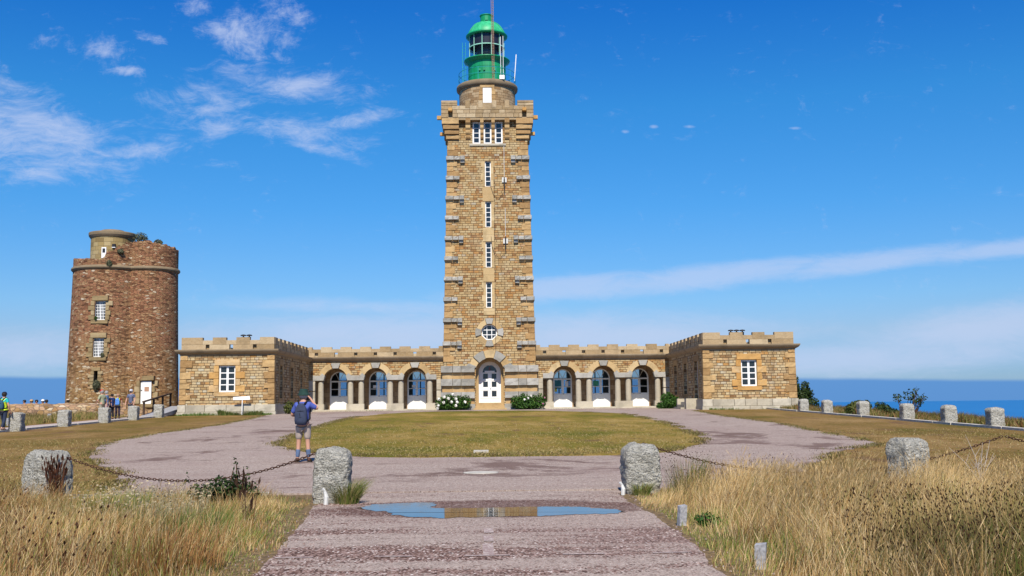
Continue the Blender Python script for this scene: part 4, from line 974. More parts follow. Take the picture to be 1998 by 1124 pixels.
# ------------------------------------------------------------------ end pavilions
for sg in (-1, 1):
    x_in, x_out = 14.95, 21.4; YP, YQ = 73.4, 96.0
    Pv = thing('pavilion', 'square crenellated stone pavilion beside the old round tower, signpost in front' if sg < 0 else 'square crenellated stone pavilion at the right end of the arcade, tree beside it', 'building', (sg*18.2, YP, .9), group=None)
    mb = MB(); w0, w1 = (17.61, 18.72)
    bt = lambda z: .012*(5.2-z)      # slight batter
    def mf(x, z, d=0):
        xc = 18.175; return (sg*(xc+(x-xc)*(1+bt(z)/3.2)), YP-bt(z)+d, z)
    def mfl(x, z, d=0): return mf(x, z, d)
    H = [(w0, w1, 2.53, 4.37)]
    if sg < 0:
        def mF(x, z, d=0): return mf(-x, z, d)
        holed(mb, -x_out, -x_in, .4, 5.12, [(-18.75, -17.62, 2.53, 4.36)], mF, .3)
    else: holed(mb, x_in, x_out, .4, 5.12, [(17.6, 18.7, 2.55, 4.38)], mf, .3)
    # inner side wall with three tall windows
    ywin = [(75.3, 76.25), (79.35, 80.4), (83.35, 84.3)] if sg < 0 else [(75.25, 76.55), (79.45, 80.75), (83.7, 85.0)]
    def ms(y, z, d=0): return (sg*(x_in-bt(z)+d), y, z)
    sh = [(a, b, (2.1 if not (sg > 0 and a < 76) else 1.75), 4.42) for a, b in ywin]
    holed(mb, YP-bt(1), YQ, .4, 5.12, sh, ms, .3)
    def mo(y, z, d=0): return (sg*(x_out+bt(z)+d), y, z)
    holed(mb, YP-bt(1), YQ, .4, 5.12, [], mo, .3)
    mb.add([(sg*x_in, YQ, .4), (sg*x_out, YQ, .4), (sg*x_out, YQ, 5.12), (sg*x_in, YQ, 5.12)])
    mb.build('wall', M_pav, Pv)
    # quoins on the front corners and window surround
    mb = MB(); z = 1.68; k = 0
    while z < 5.05:
        h = random.choice((.3, .42, .5, .36)); h = min(h, 5.1-z); wd = (.45, .75)[k % 2]*random.uniform(.85, 1.2)
        b2 = bt(z)
        mb.rock(sg*(x_out+b2+.03), sg*(x_out-wd), YP-b2-.045, YP+.5, z+.008, z+h-.008, .035)
        mb.rock(sg*(x_in-b2-.03), sg*(x_in+wd), YP-b2-.045, YP+.45, z+.008, z+h-.008, .035)
        z += h; k += 1
    mb.build('quoin', M_quoin, Pv)
    wx0, wx1, wz0, wz1 = (-18.75, -17.62, 2.53, 4.36) if sg < 0 else (17.6, 18.7, 2.55, 4.38)
    mb = MB(); yb = YP-bt(3.5)
    mb.rock(wx0-.3, wx1+.32, yb-.05, yb+.25, wz1+.01, wz1+.42, .03)
    for k in range(4):
        za, zb = wz0+(wz1-wz0)*k/4+.006, wz0+(wz1-wz0)*(k+1)/4-.006; e = (.68, .36)[k % 2]
        mb.rock(wx0-e, wx0-.002, yb-.045, yb+.25, za, zb, .03); mb.rock(wx1+.002, wx1+e, yb-.045, yb+.25, za, zb, .03)
    mb.rock(wx0-.3, wx1+.3, yb-.06, yb+.25, wz0-.3, wz0-.01, .03)
    mb.build('window_surround', M_orange, Pv)
    glazing('window', Pv, wx0, wx1, wz0, wz1, YP+.12, 2, 4, .1, .07)
    for (a, b, c, d) in sh:
        glazing('window', Pv, a, b, c, d, sg*(x_in+.2), 2, 4, .08, .05, x_axis=False, face=-sg)
    mb = MB()
    for (a, b, c, d) in sh:
        xx = x_in-.04
        def bb(y0, y1, z0, z1): mb.box(sg*xx, sg*(x_in+.2), y0, y1, z0, z1)
        bb(a-.3, b+.3, d+.01, d+.4); bb(a-.3, b+.3, c-.32, c-.01)
        for k in range(5):
            za, zb = c+(d-c)*k/5+.006, c+(d-c)*(k+1)/5-.006; e = (.5, .28)[k % 2]; bb(a-e, a-.002, za, zb); bb(b+.002, b+e, za, zb)
    mb.build('window_surround', M_quoin, Pv)
    # plinth of two courses
    mb = MB()
    for k, (z0, z1, p) in enumerate(((.5, 1.17, .14), (1.175, 1.66, .09))):
        x = x_in-p-.05
        while x < x_out+p+.05-.01:
            x1 = min(x+random.uniform(.7, 1.5), x_out+p+.05)
            mb.rock(sg*(x+.004), sg*(x1-.004), YP-p-.05, YP+.3, z0, z1-.005, .03); x = x1
        for sd, xx in ((-1, x_in), (1, x_out)):
            mb.box(sg*(xx+sd*(p+.04)), sg*(xx-sd*.1), YP+.31, YQ, z0, z1-.004)
    mb.build('plinth', M_lgrey, Pv)
    # cornice round the block
    mb = MB(); pr = cornice_prof(); c4 = lambda d: [(x_in-d, YP-d), (x_out+d, YP-d), (x_out+d, YQ+d), (x_in-d, YQ+d)]
    for i in range(len(pr)-1):
        (d0, h0), (d1, h1) = pr[i], pr[i+1]; A0, A1 = c4(d0), c4(d1)
        for e in range(4):
            p, q, r_, t_ = A0[e], A0[(e+1) % 4], A1[(e+1) % 4], A1[e]
            F4 = [(sg*p[0], p[1], 5.08+h0), (sg*q[0], q[1], 5.08+h0), (sg*r_[0], r_[1], 5.08+h1), (sg*t_[0], t_[1], 5.08+h1)]
            mb.r = .4+.1*e; mb.add(F4)
    mb.build('cornice', M_corn, Pv)
    mb = MB(); ZS = (5.485, 5.83, 6.12, 6.32); pit = 1.6
    S = [x_in+.05+1.35+pit*k for k in range(3)] if sg > 0 else None
    cs = [16.55, 18.15, 19.7] if sg > 0 else [16.32, 17.95, 19.58]
    xi2, xo2 = x_in+.02, x_out-.02
    mm = [(xi2, cs[0]-.35), (cs[0]+.35, cs[1]-.35), (cs[1]+.35, cs[2]-.35), (cs[2]+.35, xo2)]
    sl = [(c-.13, c+.13) for c in cs]
    def PF(s, d): return (sg*s, YP+.03+d)
    run(mb, PF, xi2, xo2, ZS, mm, sl)
    cy = [YP+1.55+1.52*k for k in range(9)]
    mmy = [(YP+.4, cy[0]-.33)] + [(cy[k]+.33, cy[k+1]-.33) for k in range(8)] + [(cy[8]+.33, YQ)]
    sly = [(c-.12, c+.12) for c in cy]
    run(mb, lambda s, d: (sg*(xi2+d), s), YP+.4, YQ, ZS, mmy, sly); run(mb, lambda s, d: (sg*(xo2-d), s), YP+.4, YQ, ZS, mmy, sly)
    mb.box(sg*xi2, sg*xo2, YQ-.3, YQ, 5.48, 6.3)
    mb.build('parapet', M_pale, Pv)
    mb = MB(); mb.box(sg*(x_in+.1), sg*(x_out-.1), YP+.1, YQ-.1, 5.0, 5.4); mb.build('roof', M_roof, Pv)
    for k in range(2 if sg < 0 else 3):
        x = (-17.6+.42*k) if sg < 0 else (17.45+.42*k); yy = 75.5; mb = MB()
        mb.lathe([(.13, 5.4), (.12, 6.45), (.14, 6.47)], x, yy, 12); mb.lathe([(.05, 6.47), (.05, 6.55)], x, yy, 8); mb.lathe([(.19, 6.55), (.21, 6.58), (.19, 6.62), (.02, 6.66)], x, yy, 12); mb.build('chimney_pipe', M_dark, Pv)
    if sg > 0:      # door steps on the inner side
        mb = MB(); z_ = 0
        for k in range(3): mb.box(14.9, 13.8+.28*k, 76.3, 79.2, .85, 1.10+.2*k)
        mb.box(14.1, 14.9, 75.7, 76.28, .8, 1.74); mb.box(14.1, 14.9, 79.25, 79.6, .8, 1.75)
        mb.build('steps', M_lgrey, Pv)

# ------------------------------------------------------------------ old tower
O = thing('old_tower', 'old weathered round tower of red rubble stone with ruined top', 'tower', (-30.35, 88, 1.0))
OX, OY = -30.35, 88.0
CA = (-1.28, 0.0, 2.95); CB = (1.86, .25, 2.28)
def rad(th, grow=0.):
    d = Vector((math.cos(th), math.sin(th))); best = 0
    for cx, cy, r in (CA, CB):
        r = r+grow; b = d.x*cx+d.y*cy; cc = cx*cx+cy*cy-r*r; disc = b*b-cc
        if disc >= 0: best = max(best, b+math.sqrt(disc))
    return best
NS = 160; TH = [2*math.pi*i/NS for i in range(NS)]
# arclength for uv
def ring(z, grow): return [(OX+rad(t, grow)*math.cos(t), OY+rad(t, grow)*math.sin(t), z) for t in TH]
def arclen(r):
    s = [0]
    for i in range(len(r)): a, b = r[i], r[(i+1) % len(r)]; s.append(s[-1]+math.hypot(a[0]-b[0], a[1]-b[1]))
    return s
def grow_at(z): return .29*((13-z)/12)**1.15 if z < 13 else 0
S0 = arclen(ring(13, 0))
def topz(i):      # ruined top outline: low on the left, rising diagonally, high at right
    t = TH[i]; x = rad(t)*math.cos(t); y = rad(t)*math.sin(t)
    xr = x
    if y < 0:
        base_ = np.interp(xr, [-4.4, -1.6, -1.35, -.7, 0, .6, 1.1, 2.2, 3.6, 4.4], [13.62, 13.68, 13.25, 13.95, 14.5, 14.95, 15.1, 15.1, 14.95, 14.7])
    else: base_ = np.interp(xr, [-4.4, -1, .5, 1.3, 4.4], [13.62, 13.7, 14.6, 15.05, 14.7])
    return float(base_) + .2*mnoise.noise((x*2.5, y*2.5, 0)) + .22*mnoise.noise((x*8, y*8, 3))
# window/door positions become recesses filled by boxes proud of / set into the wall
def wall_section(mb, zlist, topfn=None):
    rings = [ring(z, grow_at(z)) for z in zlist]
    for k in range(len(zlist)-1):
        for i in range(NS):
            j = (i+1) % NS; a, b, c, d = rings[k][i], rings[k][j], rings[k+1][j], rings[k+1][i]
            if topfn and k == len(zlist)-2: c = (c[0], c[1], topfn(j)); d = (d[0], d[1], topfn(i))
            yield_ok = True
            cx_ = (a[0]+b[0])/2; cz0, cz1 = zlist[k], zlist[k+1]
            if (a[1]+b[1])/2 < OY:
                for (hx0, hx1, hz0, hz1) in OH:
                    if hx0 < cx_ < hx1 and cz0 >= hz0-1e-6 and cz1 <= hz1+1e-6: yield_ok = False
            if yield_ok: mb.add([a, b, c, d], [(S0[i], a[2]), (S0[i+1], b[2]), (S0[i+1], c[2]), (S0[i], d[2])])
OH = [(-31.8, -30.92, 8.6, 10.15), (-31.82, -30.94, 5.62, 7.15), (-31.62, -31.3, 3.4, 4.5), (-28.25, -27.35, 1.85, 3.72)]
zl = sorted(set([.3, 1.85, 3.4, 3.72, 4.5, 5.62, 7.15, 8.6, 10.15, 11, 12, 13.0]))
mb = MB(); wall_section(mb, zl)
wall_section(mb, [13.0, 13.3, 14.0], topz)
# inner thickness of the broken parapet
for i in range(NS):
    j = (i+1) % NS; a = (OX+rad(TH[i])*math.cos(TH[i]), OY+rad(TH[i])*math.sin(TH[i])); b = (OX+rad(TH[j])*math.cos(TH[j]), OY+rad(TH[j])*math.sin(TH[j]))
    k = .84; ai = (OX+(a[0]-OX)*k, OY+(a[1]-OY)*k); bi = (OX+(b[0]-OX)*k, OY+(b[1]-OY)*k)
    mb.add([(*a, topz(i)), (*b, topz(j)), (*bi, topz(j)), (*ai, topz(i))]); mb.add([(*ai, 13.1), (*ai, topz(i)), (*bi, topz(j)), (*bi, 13.1)])
mb.add([(OX+.84*(x-OX), OY+.84*(y-OY), 13.3) for x, y, z in ring(13, 0)])
mb.build('wall', M_red, O)
mb = MB()
prf = [(0, 12.78), (.1, 12.82), (.17, 12.92), (.15, 13.03), (.08, 13.1), (0, 13.12)]
for k in range(len(prf)-1):
    r1, r2 = ring(prf[k][1], prf[k][0]), ring(prf[k+1][1], prf[k+1][0])
    for i in range(NS): j = (i+1) % NS; mb.add([r1[i], r1[j], r2[j], r2[i]])
mb.build('string_course', M_corn, O, smooth=True)
# recess windows: dressed surround, frame, pane
def yfront(x, z):
    best = None
    g = grow_at(z)
    for cx, cy, r in (CA, CB):
        dx_ = x-OX-cx
        if abs(dx_) < r+g:
            yy = OY+cy-math.sqrt((r+g)**2-dx_**2); best = yy if best is None else min(best, yy)
    return best
mb = MB()
for (a, b, c, d), lint in zip(OH, (.42, .42, .3, .38)):
    def blk(x0, x1, z0, z1):
        yf = yfront((x0+x1)/2, (z0+z1)/2); mb.rock(x0, x1, yf-.06, yf+.5, z0, z1, .03, 2)
    blk(a-.2, b+.2, d+.01, d+lint); blk(a-.25, b+.25, c-.3, c-.01)
    n = 4; ex = (.5, .3)
    for k in range(n):
        za, zb = c+(d-c)*k/n+.008, c+(d-c)*(k+1)/n-.008
        blk(a-ex[k % 2]*random.uniform(.8, 1.1), a+.02, za, zb); blk(b-.02, b+ex[(k+1) % 2]*random.uniform(.8, 1.1), za, zb)
mb.build('window_surround', ashlar('mossy_dressed_stone', (.22, .16, .08), (.33, .24, .12), (.42, .34, .21), spotamt=.4), O)
for (a, b, c, d), cols in ((OH[0], 6), (OH[1], 6)):
    glazing('window', O, a+.02, b-.02, c+.02, d-.02, yfront((a+b)/2, c)+.22, cols, 6, .05, .035)
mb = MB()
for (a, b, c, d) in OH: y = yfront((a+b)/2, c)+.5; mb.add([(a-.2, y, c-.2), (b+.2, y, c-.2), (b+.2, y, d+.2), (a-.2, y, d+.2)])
mb.build('interior_shade', simple('interior_shade', (.012, .01, .008), .9), O)  # near-black sheets behind the holes put the room shade into colour
a, b, c, d = OH[3]; y = yfront((a+b)/2, c)+.12
mb = MB(); mb.box(a+.04, b-.02, y, y+.06, c, d-.04)
for k in range(8): mb.box(a+.05+.1*k, a+.06+.1*k, y-.006, y, c+.02, d-.06)
dd_ = mb.build('door', M_white, O)
mb = MB(); mb.box(a+.34, b-.2, y-.02, y-.007, d-.86, d-.5); mb.build('notice', simple('brown_notice', (.42, .24, .15), .7), dd_)
mb = MB(); mb.box(a+.06, a+.16, y-.05, y-.008, c+1.08, c+1.12); mb.build('handle', M_dark, dd_)
mb = MB(); mb.tube([(-29.05, yfront(-29.05, 3)-.25, 2.6), (-29.05, yfront(-29.05, 3)-.3, 2.95), (-29.05, yfront(-29.05, 3), 2.95)], .03, 5); mb.build('wall_lamp', M_dark, O)
# ashlar turret on the left
TX, TY = -31.55, 87.9
mb = MB(); mb.lathe([(1.72, 13.2), (1.70, 15.72)], TX, TY, 40); mb.build('turret', masonry('turret_ashlar', [(0, (.20, .14, .06)), (.5, (.33, .24, .10)), (1, (.42, .33, .17))], .8, .34, .012, (.12, .09, .05), seed=4, bumpd=.01), O)
mb = MB(); mb.lathe([(1.69, 15.6), (1.78, 15.66), (1.88, 15.82), (1.9, 16.0), (1.88, 16.08), (1.6, 16.14), (.95, 16.2), (.9, 16.34), (.1, 16.36)], TX, TY, 48); mb.build('turret_cap', M_corn, O, smooth=False)
mb = MB(); mb.box(-31.8, -31.42, TY-1.76, TY-1.5, 13.8, 14.7); mb.build('turret_window', M_white, O)
mb = MB(); mb.box(-31.72, -31.5, TY-1.775, TY-1.5, 14.25, 14.6); mb.box(-30.98, -30.72, TY-1.69, TY-1.4, 14.72, 14.98); mb.build('opening_shade', M_dark, O)  # solid dark boxes, nothing cut; the shade inside is their colour
mb = MB(); mb.box(-30.98, -30.7, TY-1.72, TY-1.4, 14.66, 14.715); mb.build('sill', M_white, O)
# ruined stair slope: broken stones rising
mb = MB()
for k in range(110):
    t = random.random(); x = -31.6+t*2.5; z = 13.2+t*1.85+random.uniform(-.3, .05)
    yb = yfront(x, 13) + random.uniform(.05, .5); s1 = random.uniform(.1, .3)
    mb.box(x-s1, x+s1*.7, yb, yb+s1*2, z-.2, z+random.uniform(0, .12))
mb.build('broken_masonry', M_red, O)

# ------------------------------------------------------------------ foliage helpers
def leaf_mb(clumps, n, size, seed=1, elong=1.6, up=.3, inner=.25):
    rnd = random.Random(seed); mb = MB()
    tot = sum(c[3]*c[4]*c[5] for c in clumps)
    for (cx, cy, cz, rx, ry, rz) in clumps:
        for _ in range(max(4, int(n*rx*ry*rz/tot))):
            while True:
                p = Vector((rnd.uniform(-1, 1), rnd.uniform(-1, 1), rnd.uniform(-1, 1)))
                if inner < p.length < 1: break
            pos = Vector((cx+p.x*rx, cy+p.y*ry, cz+p.z*rz))
            nrm = (p.normalized()+Vector((rnd.uniform(-1, 1), rnd.uniform(-1, 1), rnd.uniform(-1, 1)))*.9+Vector((0, 0, up))).normalized()
            a = nrm.orthogonal().normalized(); a.rotate(Matrix.Rotation(rnd.uniform(0, 6.28), 3, nrm)); b = nrm.cross(a)
            s_ = size*rnd.uniform(.6, 1.3); mb.r = min(1, max(0, rnd.gauss(.5, .25)))
            mb.add([pos-a*s_*elong*.5, pos-b*s_*.5, pos+a*s_*elong*.5, pos+b*s_*.5])
    return mb
def flowers(name, mat, parent, pts, r):
    for p in pts:
        mb = MB(); rnd = random.Random(int(p[0]*1000)); 
        for _ in range(34):
            d = Vector((rnd.gauss(0, 1), rnd.gauss(0, 1), rnd.gauss(0, 1))).normalized(); c = Vector(p)+d*r*rnd.uniform(.75, 1); a = d.orthogonal().normalized()*r*.42; b = d.cross(a).normalized()*r*.42
            mb.add([c-a, c-b+d*.01, c+a, c+b+d*.01])
        mb.build(name, mat, parent)
def shrub(name, label, cat, base, clumps, n, size, mat, seed=1, stems=5, group=None, stemmat=None, elong=1.6):
    t = thing(name, label, cat, base, group=group); mb = leaf_mb([(base[0]+c[0], base[1]+c[1], base[2]+c[2], *c[3:]) for c in clumps], n, size, seed, elong)
    mb.build('foliage', mat, t); rnd = random.Random(seed); mb = MB()
    for k in range(stems):
        c = rnd.choice(clumps); b0 = Vector(base)+Vector((c[0]*.3+rnd.uniform(-.1, .1), c[1]*.3, 0)); e = Vector(base)+Vector((c[0]+rnd.uniform(-.5, .5)*c[3], c[1]+rnd.uniform(-.5, .5)*c[4], c[2]+rnd.uniform(0, .8)*c[5]))
        m_ = (b0+e)/2+Vector((rnd.uniform(-.08, .08), 0, rnd.uniform(0, .1))); r = .02*(1+size*4)
        mb.tube([b0, m_, e], [r, r*.7, r*.3], 5)
    mb.build('stem', stemmat or M_stem, t); return t
h1 = shrub('hydrangea_bush', 'leafy green bush with many white flower heads left of the lighthouse door', 'bush', (-3.0, 86.1, 1.05),
      [(-.95, 0, .55, .55, .45, .55), (-.25, .05, .72, .6, .5, .6), (.5, 0, .62, .55, .45, .6), (1.05, .05, .62, .45, .4, .62), (0, 0, .35, 1.45, .5, .35)], 2600, .11, M_leaf, 3)
flowers('flower_head', M_petal, h1, [(-3.0, 85.66, 2.32), (-3.35, 85.55, 2.0), (-2.75, 85.6, 1.95), (-3.75, 85.6, 1.68), (-3.1, 85.5, 1.72), (-2.65, 85.5, 1.7), (-2.0, 85.6, 1.72), (-4.1, 85.7, 1.95), (-4.2, 85.6, 1.45), (-3.7, 85.7, 2.12), (-4.25, 85.7, 1.2), (-2.75, 85.5, 1.42)], .12)
h2 = shrub('hydrangea_bush', 'leafy green bush with few white flowers right of the lighthouse door', 'bush', (3.1, 86.1, 1.05),
      [(-1.0, 0, .6, .45, .45, .6), (-.35, .05, .7, .55, .5, .65), (.4, 0, .62, .55, .45, .6), (1.05, .05, .7, .5, .4, .62), (0, 0, .35, 1.4, .5, .35)], 2600, .11, M_leaf, 4)
flowers('flower_head', M_petal, h2, [(2.8, 85.6, 1.85), (3.1, 85.55, 1.95), (3.35, 85.7, 2.15)], .09)
flowers('flower_head', M_petalp, h2, [(4.45, 85.7, 1.98), (4.3, 85.7, 1.5)], .06)
shrub('shrub', 'bright green leafy shrub beside the steps of the right pavilion', 'bush', (13.6, 80.5, 1.0), [(0, 0, .6, .6, .5, .7), (.4, -.2, .5, .5, .4, .5), (-.5, 0, .25, .45, .4, .3)], 1500, .11, M_leaf, 5)
shrub('shrub', 'small yellowish shrub at the inner corner of the left pavilion', 'bush', (-13.95, 73.9, .95), [(0, 0, .45, .45, .35, .5), (.4, 0, .25, .4, .3, .3)], 700, .09, M_leafo, 6)
tr = shrub('tree', 'dark bushy tree leaning out behind the right pavilion', 'tree', (22.55, 79, .8),
      [(-.2, 0, 1.0, .8, .8, 1.0), (-.3, 0, 2.0, .6, .7, .9), (.25, 0, 1.8, .5, .6, .7), (.9, 0, 1.0, .7, .6, .7), (1.2, 0, 1.7, .35, .4, .5), (1.5, 0, .5, .7, .5, .5), (-.4, 0, 2.8, .3, .4, .45), (.5, 0, 2.4, .2, .3, .25), (1.5, 0, 1.2, .35, .4, .35)], 5200, .13, M_leafd, 8, stems=16)
shrub('gorse_bush', 'dense olive gorse bush covering a bollard on the right', 'bush', (20.6, 58.6, .65), [(0, 0, .35, .65, .5, .45), (-.45, 0, .25, .4, .4, .35), (.35, 0, .45, .35, .3, .35)], 1800, .09, M_leafo, 9, elong=2.2)
shrub('gorse_bush', 'low dark thorny bush just right of the gorse-covered bollard', 'bush', (21.6, 57.8, .6), [(0, 0, .3, .5, .45, .35), (.4, 0, .2, .5, .4, .25), (-.1, 0, .6, .3, .2, .15)], 1000, .08, M_leafd, 10, elong=2.2)
shrub('young_tree', 'thin branching young tree between two bollards on the right', 'tree', (21.5, 54.0, .55), [(-.5, 0, 1.0, .25, .3, .25), (.1, 0, 1.1, .3, .3, .35), (.45, 0, 1.3, .2, .2, .3), (.55, 0, .8, .35, .3, .3), (.85, 0, 1.0, .2, .2, .2), (0, 0, .45, .35, .3, .3)], 330, .085, M_leafd, 11, stems=20)
# plants growing on the old tower
for i, (x, z, s_, m_, lb) in enumerate([(-28.75, 15.45, .6, M_leafg, 'greyish plants growing on the ruined top beside the turret'), (-27.35, 15.1, .35, M_leafg, 'small greyish plant on the right edge of the ruined top'), (-30.0, 14.2, .28, M_leafg, 'grey plants scattered up the broken slope beside the turret'), (-30.75, 13.15, .33, M_leafg, 'grey-green plant hanging on the string course of the old tower'), (-31.35, 3.35, .45, M_leafg, 'bushy plant growing out of the slit window of the old tower'), (-31.6, 8.72, .16, M_leaf, 'small green plant on the upper window sill of the old tower'), (-31.0, 5.75, .2, M_leafg, 'small tuft at the lower window of the old tower')]):
    y = (yfront(x, min(z, 13)) or 85) - (.12 if z < 15 else -.4)
    shrub('wall_plant', lb, 'plant', (x, y, z-s_*.4), [(0, 0, s_*.5, s_, s_*.6, s_*.75), (s_*.6, 0, s_*.35, s_*.5, s_*.4, s_*.4)] if z > 14 else [(0, 0, s_*.5, s_*.7, s_*.5, s_*.9)], int(260+900*s_), .075, m_, 20+i, stems=4)

# ------------------------------------------------------------------ bollards and chains
def bollard_mb(hw, hd, H, seed, rough=.02, nb=20, nz=22, crown=.16):
    mb = MB(); rings = []
    N = nb*4
    for k in range(nz+6):
        if k < nz: z = (H-crown)*k/(nz-1); f = 1.0
        else: a = (k-nz+1)/6*math.pi/2*.95; z = H-crown+crown*math.sin(a); f = math.cos(a)**.55
        rg = []
        for i in range(N):
            t = 2*math.pi*i/N; c, s_ = math.cos(t), math.sin(t); e = .27
            x = hw*f*math.copysign(abs(c)**e, c); y = hd*f*math.copysign(abs(s_)**e, s_)
            p = Vector((x, y, z)); n_ = mnoise.noise(p*5+Vector((seed*7.3, 0, 0)))*1.2 + mnoise.noise(p*14+Vector((seed, 3, 0)))*.9 + mnoise.noise(p*32+Vector((seed, 0, 8)))*.5
            d = Vector((x, y, .15*hw if k >= nz else 0)).normalized(); p += d*n_*rough; 
            if k >= nz: p.z += n_*rough*.6
            rg.append(tuple(p))
        rings.append(rg)
    for rg in rings: mb.v += rg
    for k in range(len(rings)-1):
        for i in range(N): j = (i+1) % N; mb.f.append((k*N+i, k*N+j, (k+1)*N+j, (k+1)*N+i)); mb.uv.append(None); mb.rnd.append(0)
    mb.f.append(tuple((len(rings)-1)*N+i for i in range(N))); mb.uv.append(None); mb.rnd.append(0)
    return mb
def bollard(x, y, rz, hw, hd, H, seed, label, group, crown=.16, rough=.02, z=None):
    mb = bollard_mb(hw, hd, H+.06, seed, rough, crown=crown); o = mb.build('stone_bollard', M_bol, smooth=True)
    o.location = (x, y, (gz(y) if z is None else z)-.06); o.rotation_euler = (0, 0, rz); return tag(o, label, 'bollard', group)
GF, GL, GR = 'granite bollards in the chained front row', 'granite bollards along the left lawn', 'granite bollards along the right lawn'
B1 = bollard(-6.80, 16.5, R_(-28), .31, .25, .78, 1, 'nearest granite bollard at far left with a dead brown weed against it', GF, .15, .026)
B2 = bollard(-2.33, 15.75, R_(0), .265, .25, .80, 2, 'rounded granite bollard just left of the lane with a grass tuft at its foot', GF, .2, .028)
B3 = bollard(2.36, 16.7, R_(4), .27, .27, .77, 3, 'rounded granite bollard just right of the lane', GF, .17, .028)
B4 = bollard(atY(1772, 900, 15.9).x, 15.9, R_(24), .245, .23, .84, 4, 'broad granite bollard rising from tall dry grass on the right', GF, .17, .017)
B5 = bollard(11.6, 15.4, R_(10), .3, .26, .8, 5, 'granite bollard beyond the right end of the chain', GF, .13)
ord_ = ['nearest', 'second nearest', 'third', 'fourth', 'farthest']
for i, y in enumerate((48.6, 54.0, 59.6, 64.4, 69.3)):
    bollard(-21.6, y+.2, 0, .28, .29, .85, 11+i, ['granite bollard on the left lawn edge beside the walker in the yellow vest', 'granite bollard on the left in front of dry grass, before the low stone wall', 'granite bollard on the left in front of the man in the red cap', 'granite bollard on the left in front of the man in the chequered shirt', 'granite bollard on the left next to the wooden ramp'][i], GL, .08, .025)
for i, y in enumerate((40.3, 44.4, 48.9, 55.7, 60.6, 65.2)):
    bollard(19.5+(.35 if i == 3 else 0), y+.2, 0, .275, .28, .8, 21+i, ['largest and nearest granite bollard of the right row at the frame edge', 'second nearest granite bollard of the right row against the sea', 'third granite bollard of the right row, right of the thin young tree', 'granite bollard of the right row just left of the thin young tree', 'granite bollard of the right row mostly hidden behind gorse', 'smallest and farthest granite bollard by the right pavilion and dark tree'][i], GR, .16, .02)
def chain(p, q, sag, label, link=.066):
    p, q = Vector(p), Vector(q); L_ = (q-p).length*1.03; n = int(L_/(link*.72)); mb = MB()
    pts = [p.lerp(q, i/n)-Vector((0, 0, sag*4*(i/n)*(1-i/n))) for i in range(n+1)]
    for i in range(n):
        c = (pts[i]+pts[i+1])/2; t = (pts[i+1]-pts[i]).normalized(); a = t.cross(Vector((0, 0, 1))).normalized(); b = a.cross(t)
        w_ = a if i % 2 else b
        w_ = (w_ + (b if i % 2 else a)*.25).normalized()
        ring_ = [c+t*math.cos(R_(60*k))*link*.5+w_*math.sin(R_(60*k))*link*.27 for k in range(7)]
        mb.tube(ring_, .0068, 5, False)
    return tag(mb.build('chain', M_rust), label, 'chain', 'rusty chains between the front bollards')
chain((-6.75, 16.5, .775), (-2.4, 15.75, .80), .47, 'rusty chain sagging between the two bollards left of the lane')
chain((2.4, 16.7, .77), (7.75, 15.9, .84), .50, 'rusty chain sagging between the two bollards right of the lane')
chain((7.8, 15.9, .84), (11.6, 15.4, .8), .30, 'rusty chain running off to the right frame edge from the broad bollard')
# stakes
def stake(x, y, h, wd, rz, label, m_=None, z=None):
    t = MB(); t.hexa([(-wd, -wd*.8, -.1), (wd, -wd*.8, -.1), (wd, wd*.8, -.1), (-wd, wd*.8, -.1), (-wd*.95, -wd*.75, h*.93), (wd*.95, -wd*.75, h), (wd*.9, wd*.75, h*1.02), (-wd*.95, wd*.75, h*.96)])
    for k in range(5): xx = -wd+.4*wd*k+.1*wd; t.box(xx, xx+.002, -wd*.8-.001, -wd*.8+.01, .0, h*.8)
    o = t.build('wooden_stake', m_ or M_wood); o.location = (x, y, gz(y) if z is None else z); o.rotation_euler = (R_(2), R_(3), rz); return tag(o, label, 'stake', 'short grey wooden stakes')
stake(2.17, 12.15, .24, .045, .3, 'short grey wooden stake in the grass near the puddle')
stake(2.25, 8.95, .22, .048, -.4, 'short grey wooden stake at the bottom edge right of the lane')
stake(-24.6, 54.5, .42, .11, .2, 'grey wooden stake in the dry grass beyond the left path', z=.62)
stake(-25.6, 62.0, .42, .1, .2, 'small grey stake in front of the low stone wall', z=.8)
def marker(x, y, h, label):
    mb = MB(); mb.tube([(x, y, -.05), (x+.01, y, h*.6), (x-.01, y, h)], [.03, .035, .02], 7); mb.tube([(x-.01, y, h), (x-.04, y-.01, h+.04)], .02, 6); tag(mb.build('marker_post', M_cream), label, 'marker', 'small white marker stubs')
marker(-2.36, 15.3, .2, 'small white stub at the foot of the bollard left of the lane'); marker(2.02, 16.3, .16, 'small white stub at the foot of the bollard right of the lane')

# ------------------------------------------------------------------ signpost, wall, ramp
sp = thing('signpost', 'white fingerpost sign on a thin post before the left pavilion', 'sign', (atY(472, 800, 72.9).x, 72.9, .95))
x0 = sp.location.x
mb = MB(); mb.tube([(x0, 72.9, .8), (x0+.02, 72.9, 2.15)], .035, 8); mb.build('post', M_white, sp)
mb = MB(); mb.hexa([(x0-.6, 72.85, 1.97), (x0+.55, 72.87, 1.98), (x0+.55, 72.91, 1.98), (x0-.6, 72.89, 1.97), (x0-.6, 72.85, 2.18), (x0+.52, 72.87, 2.24), (x0+.52, 72.91, 2.24), (x0-.6, 72.89, 2.18)]); mb.build('sign_board', M_white, sp)
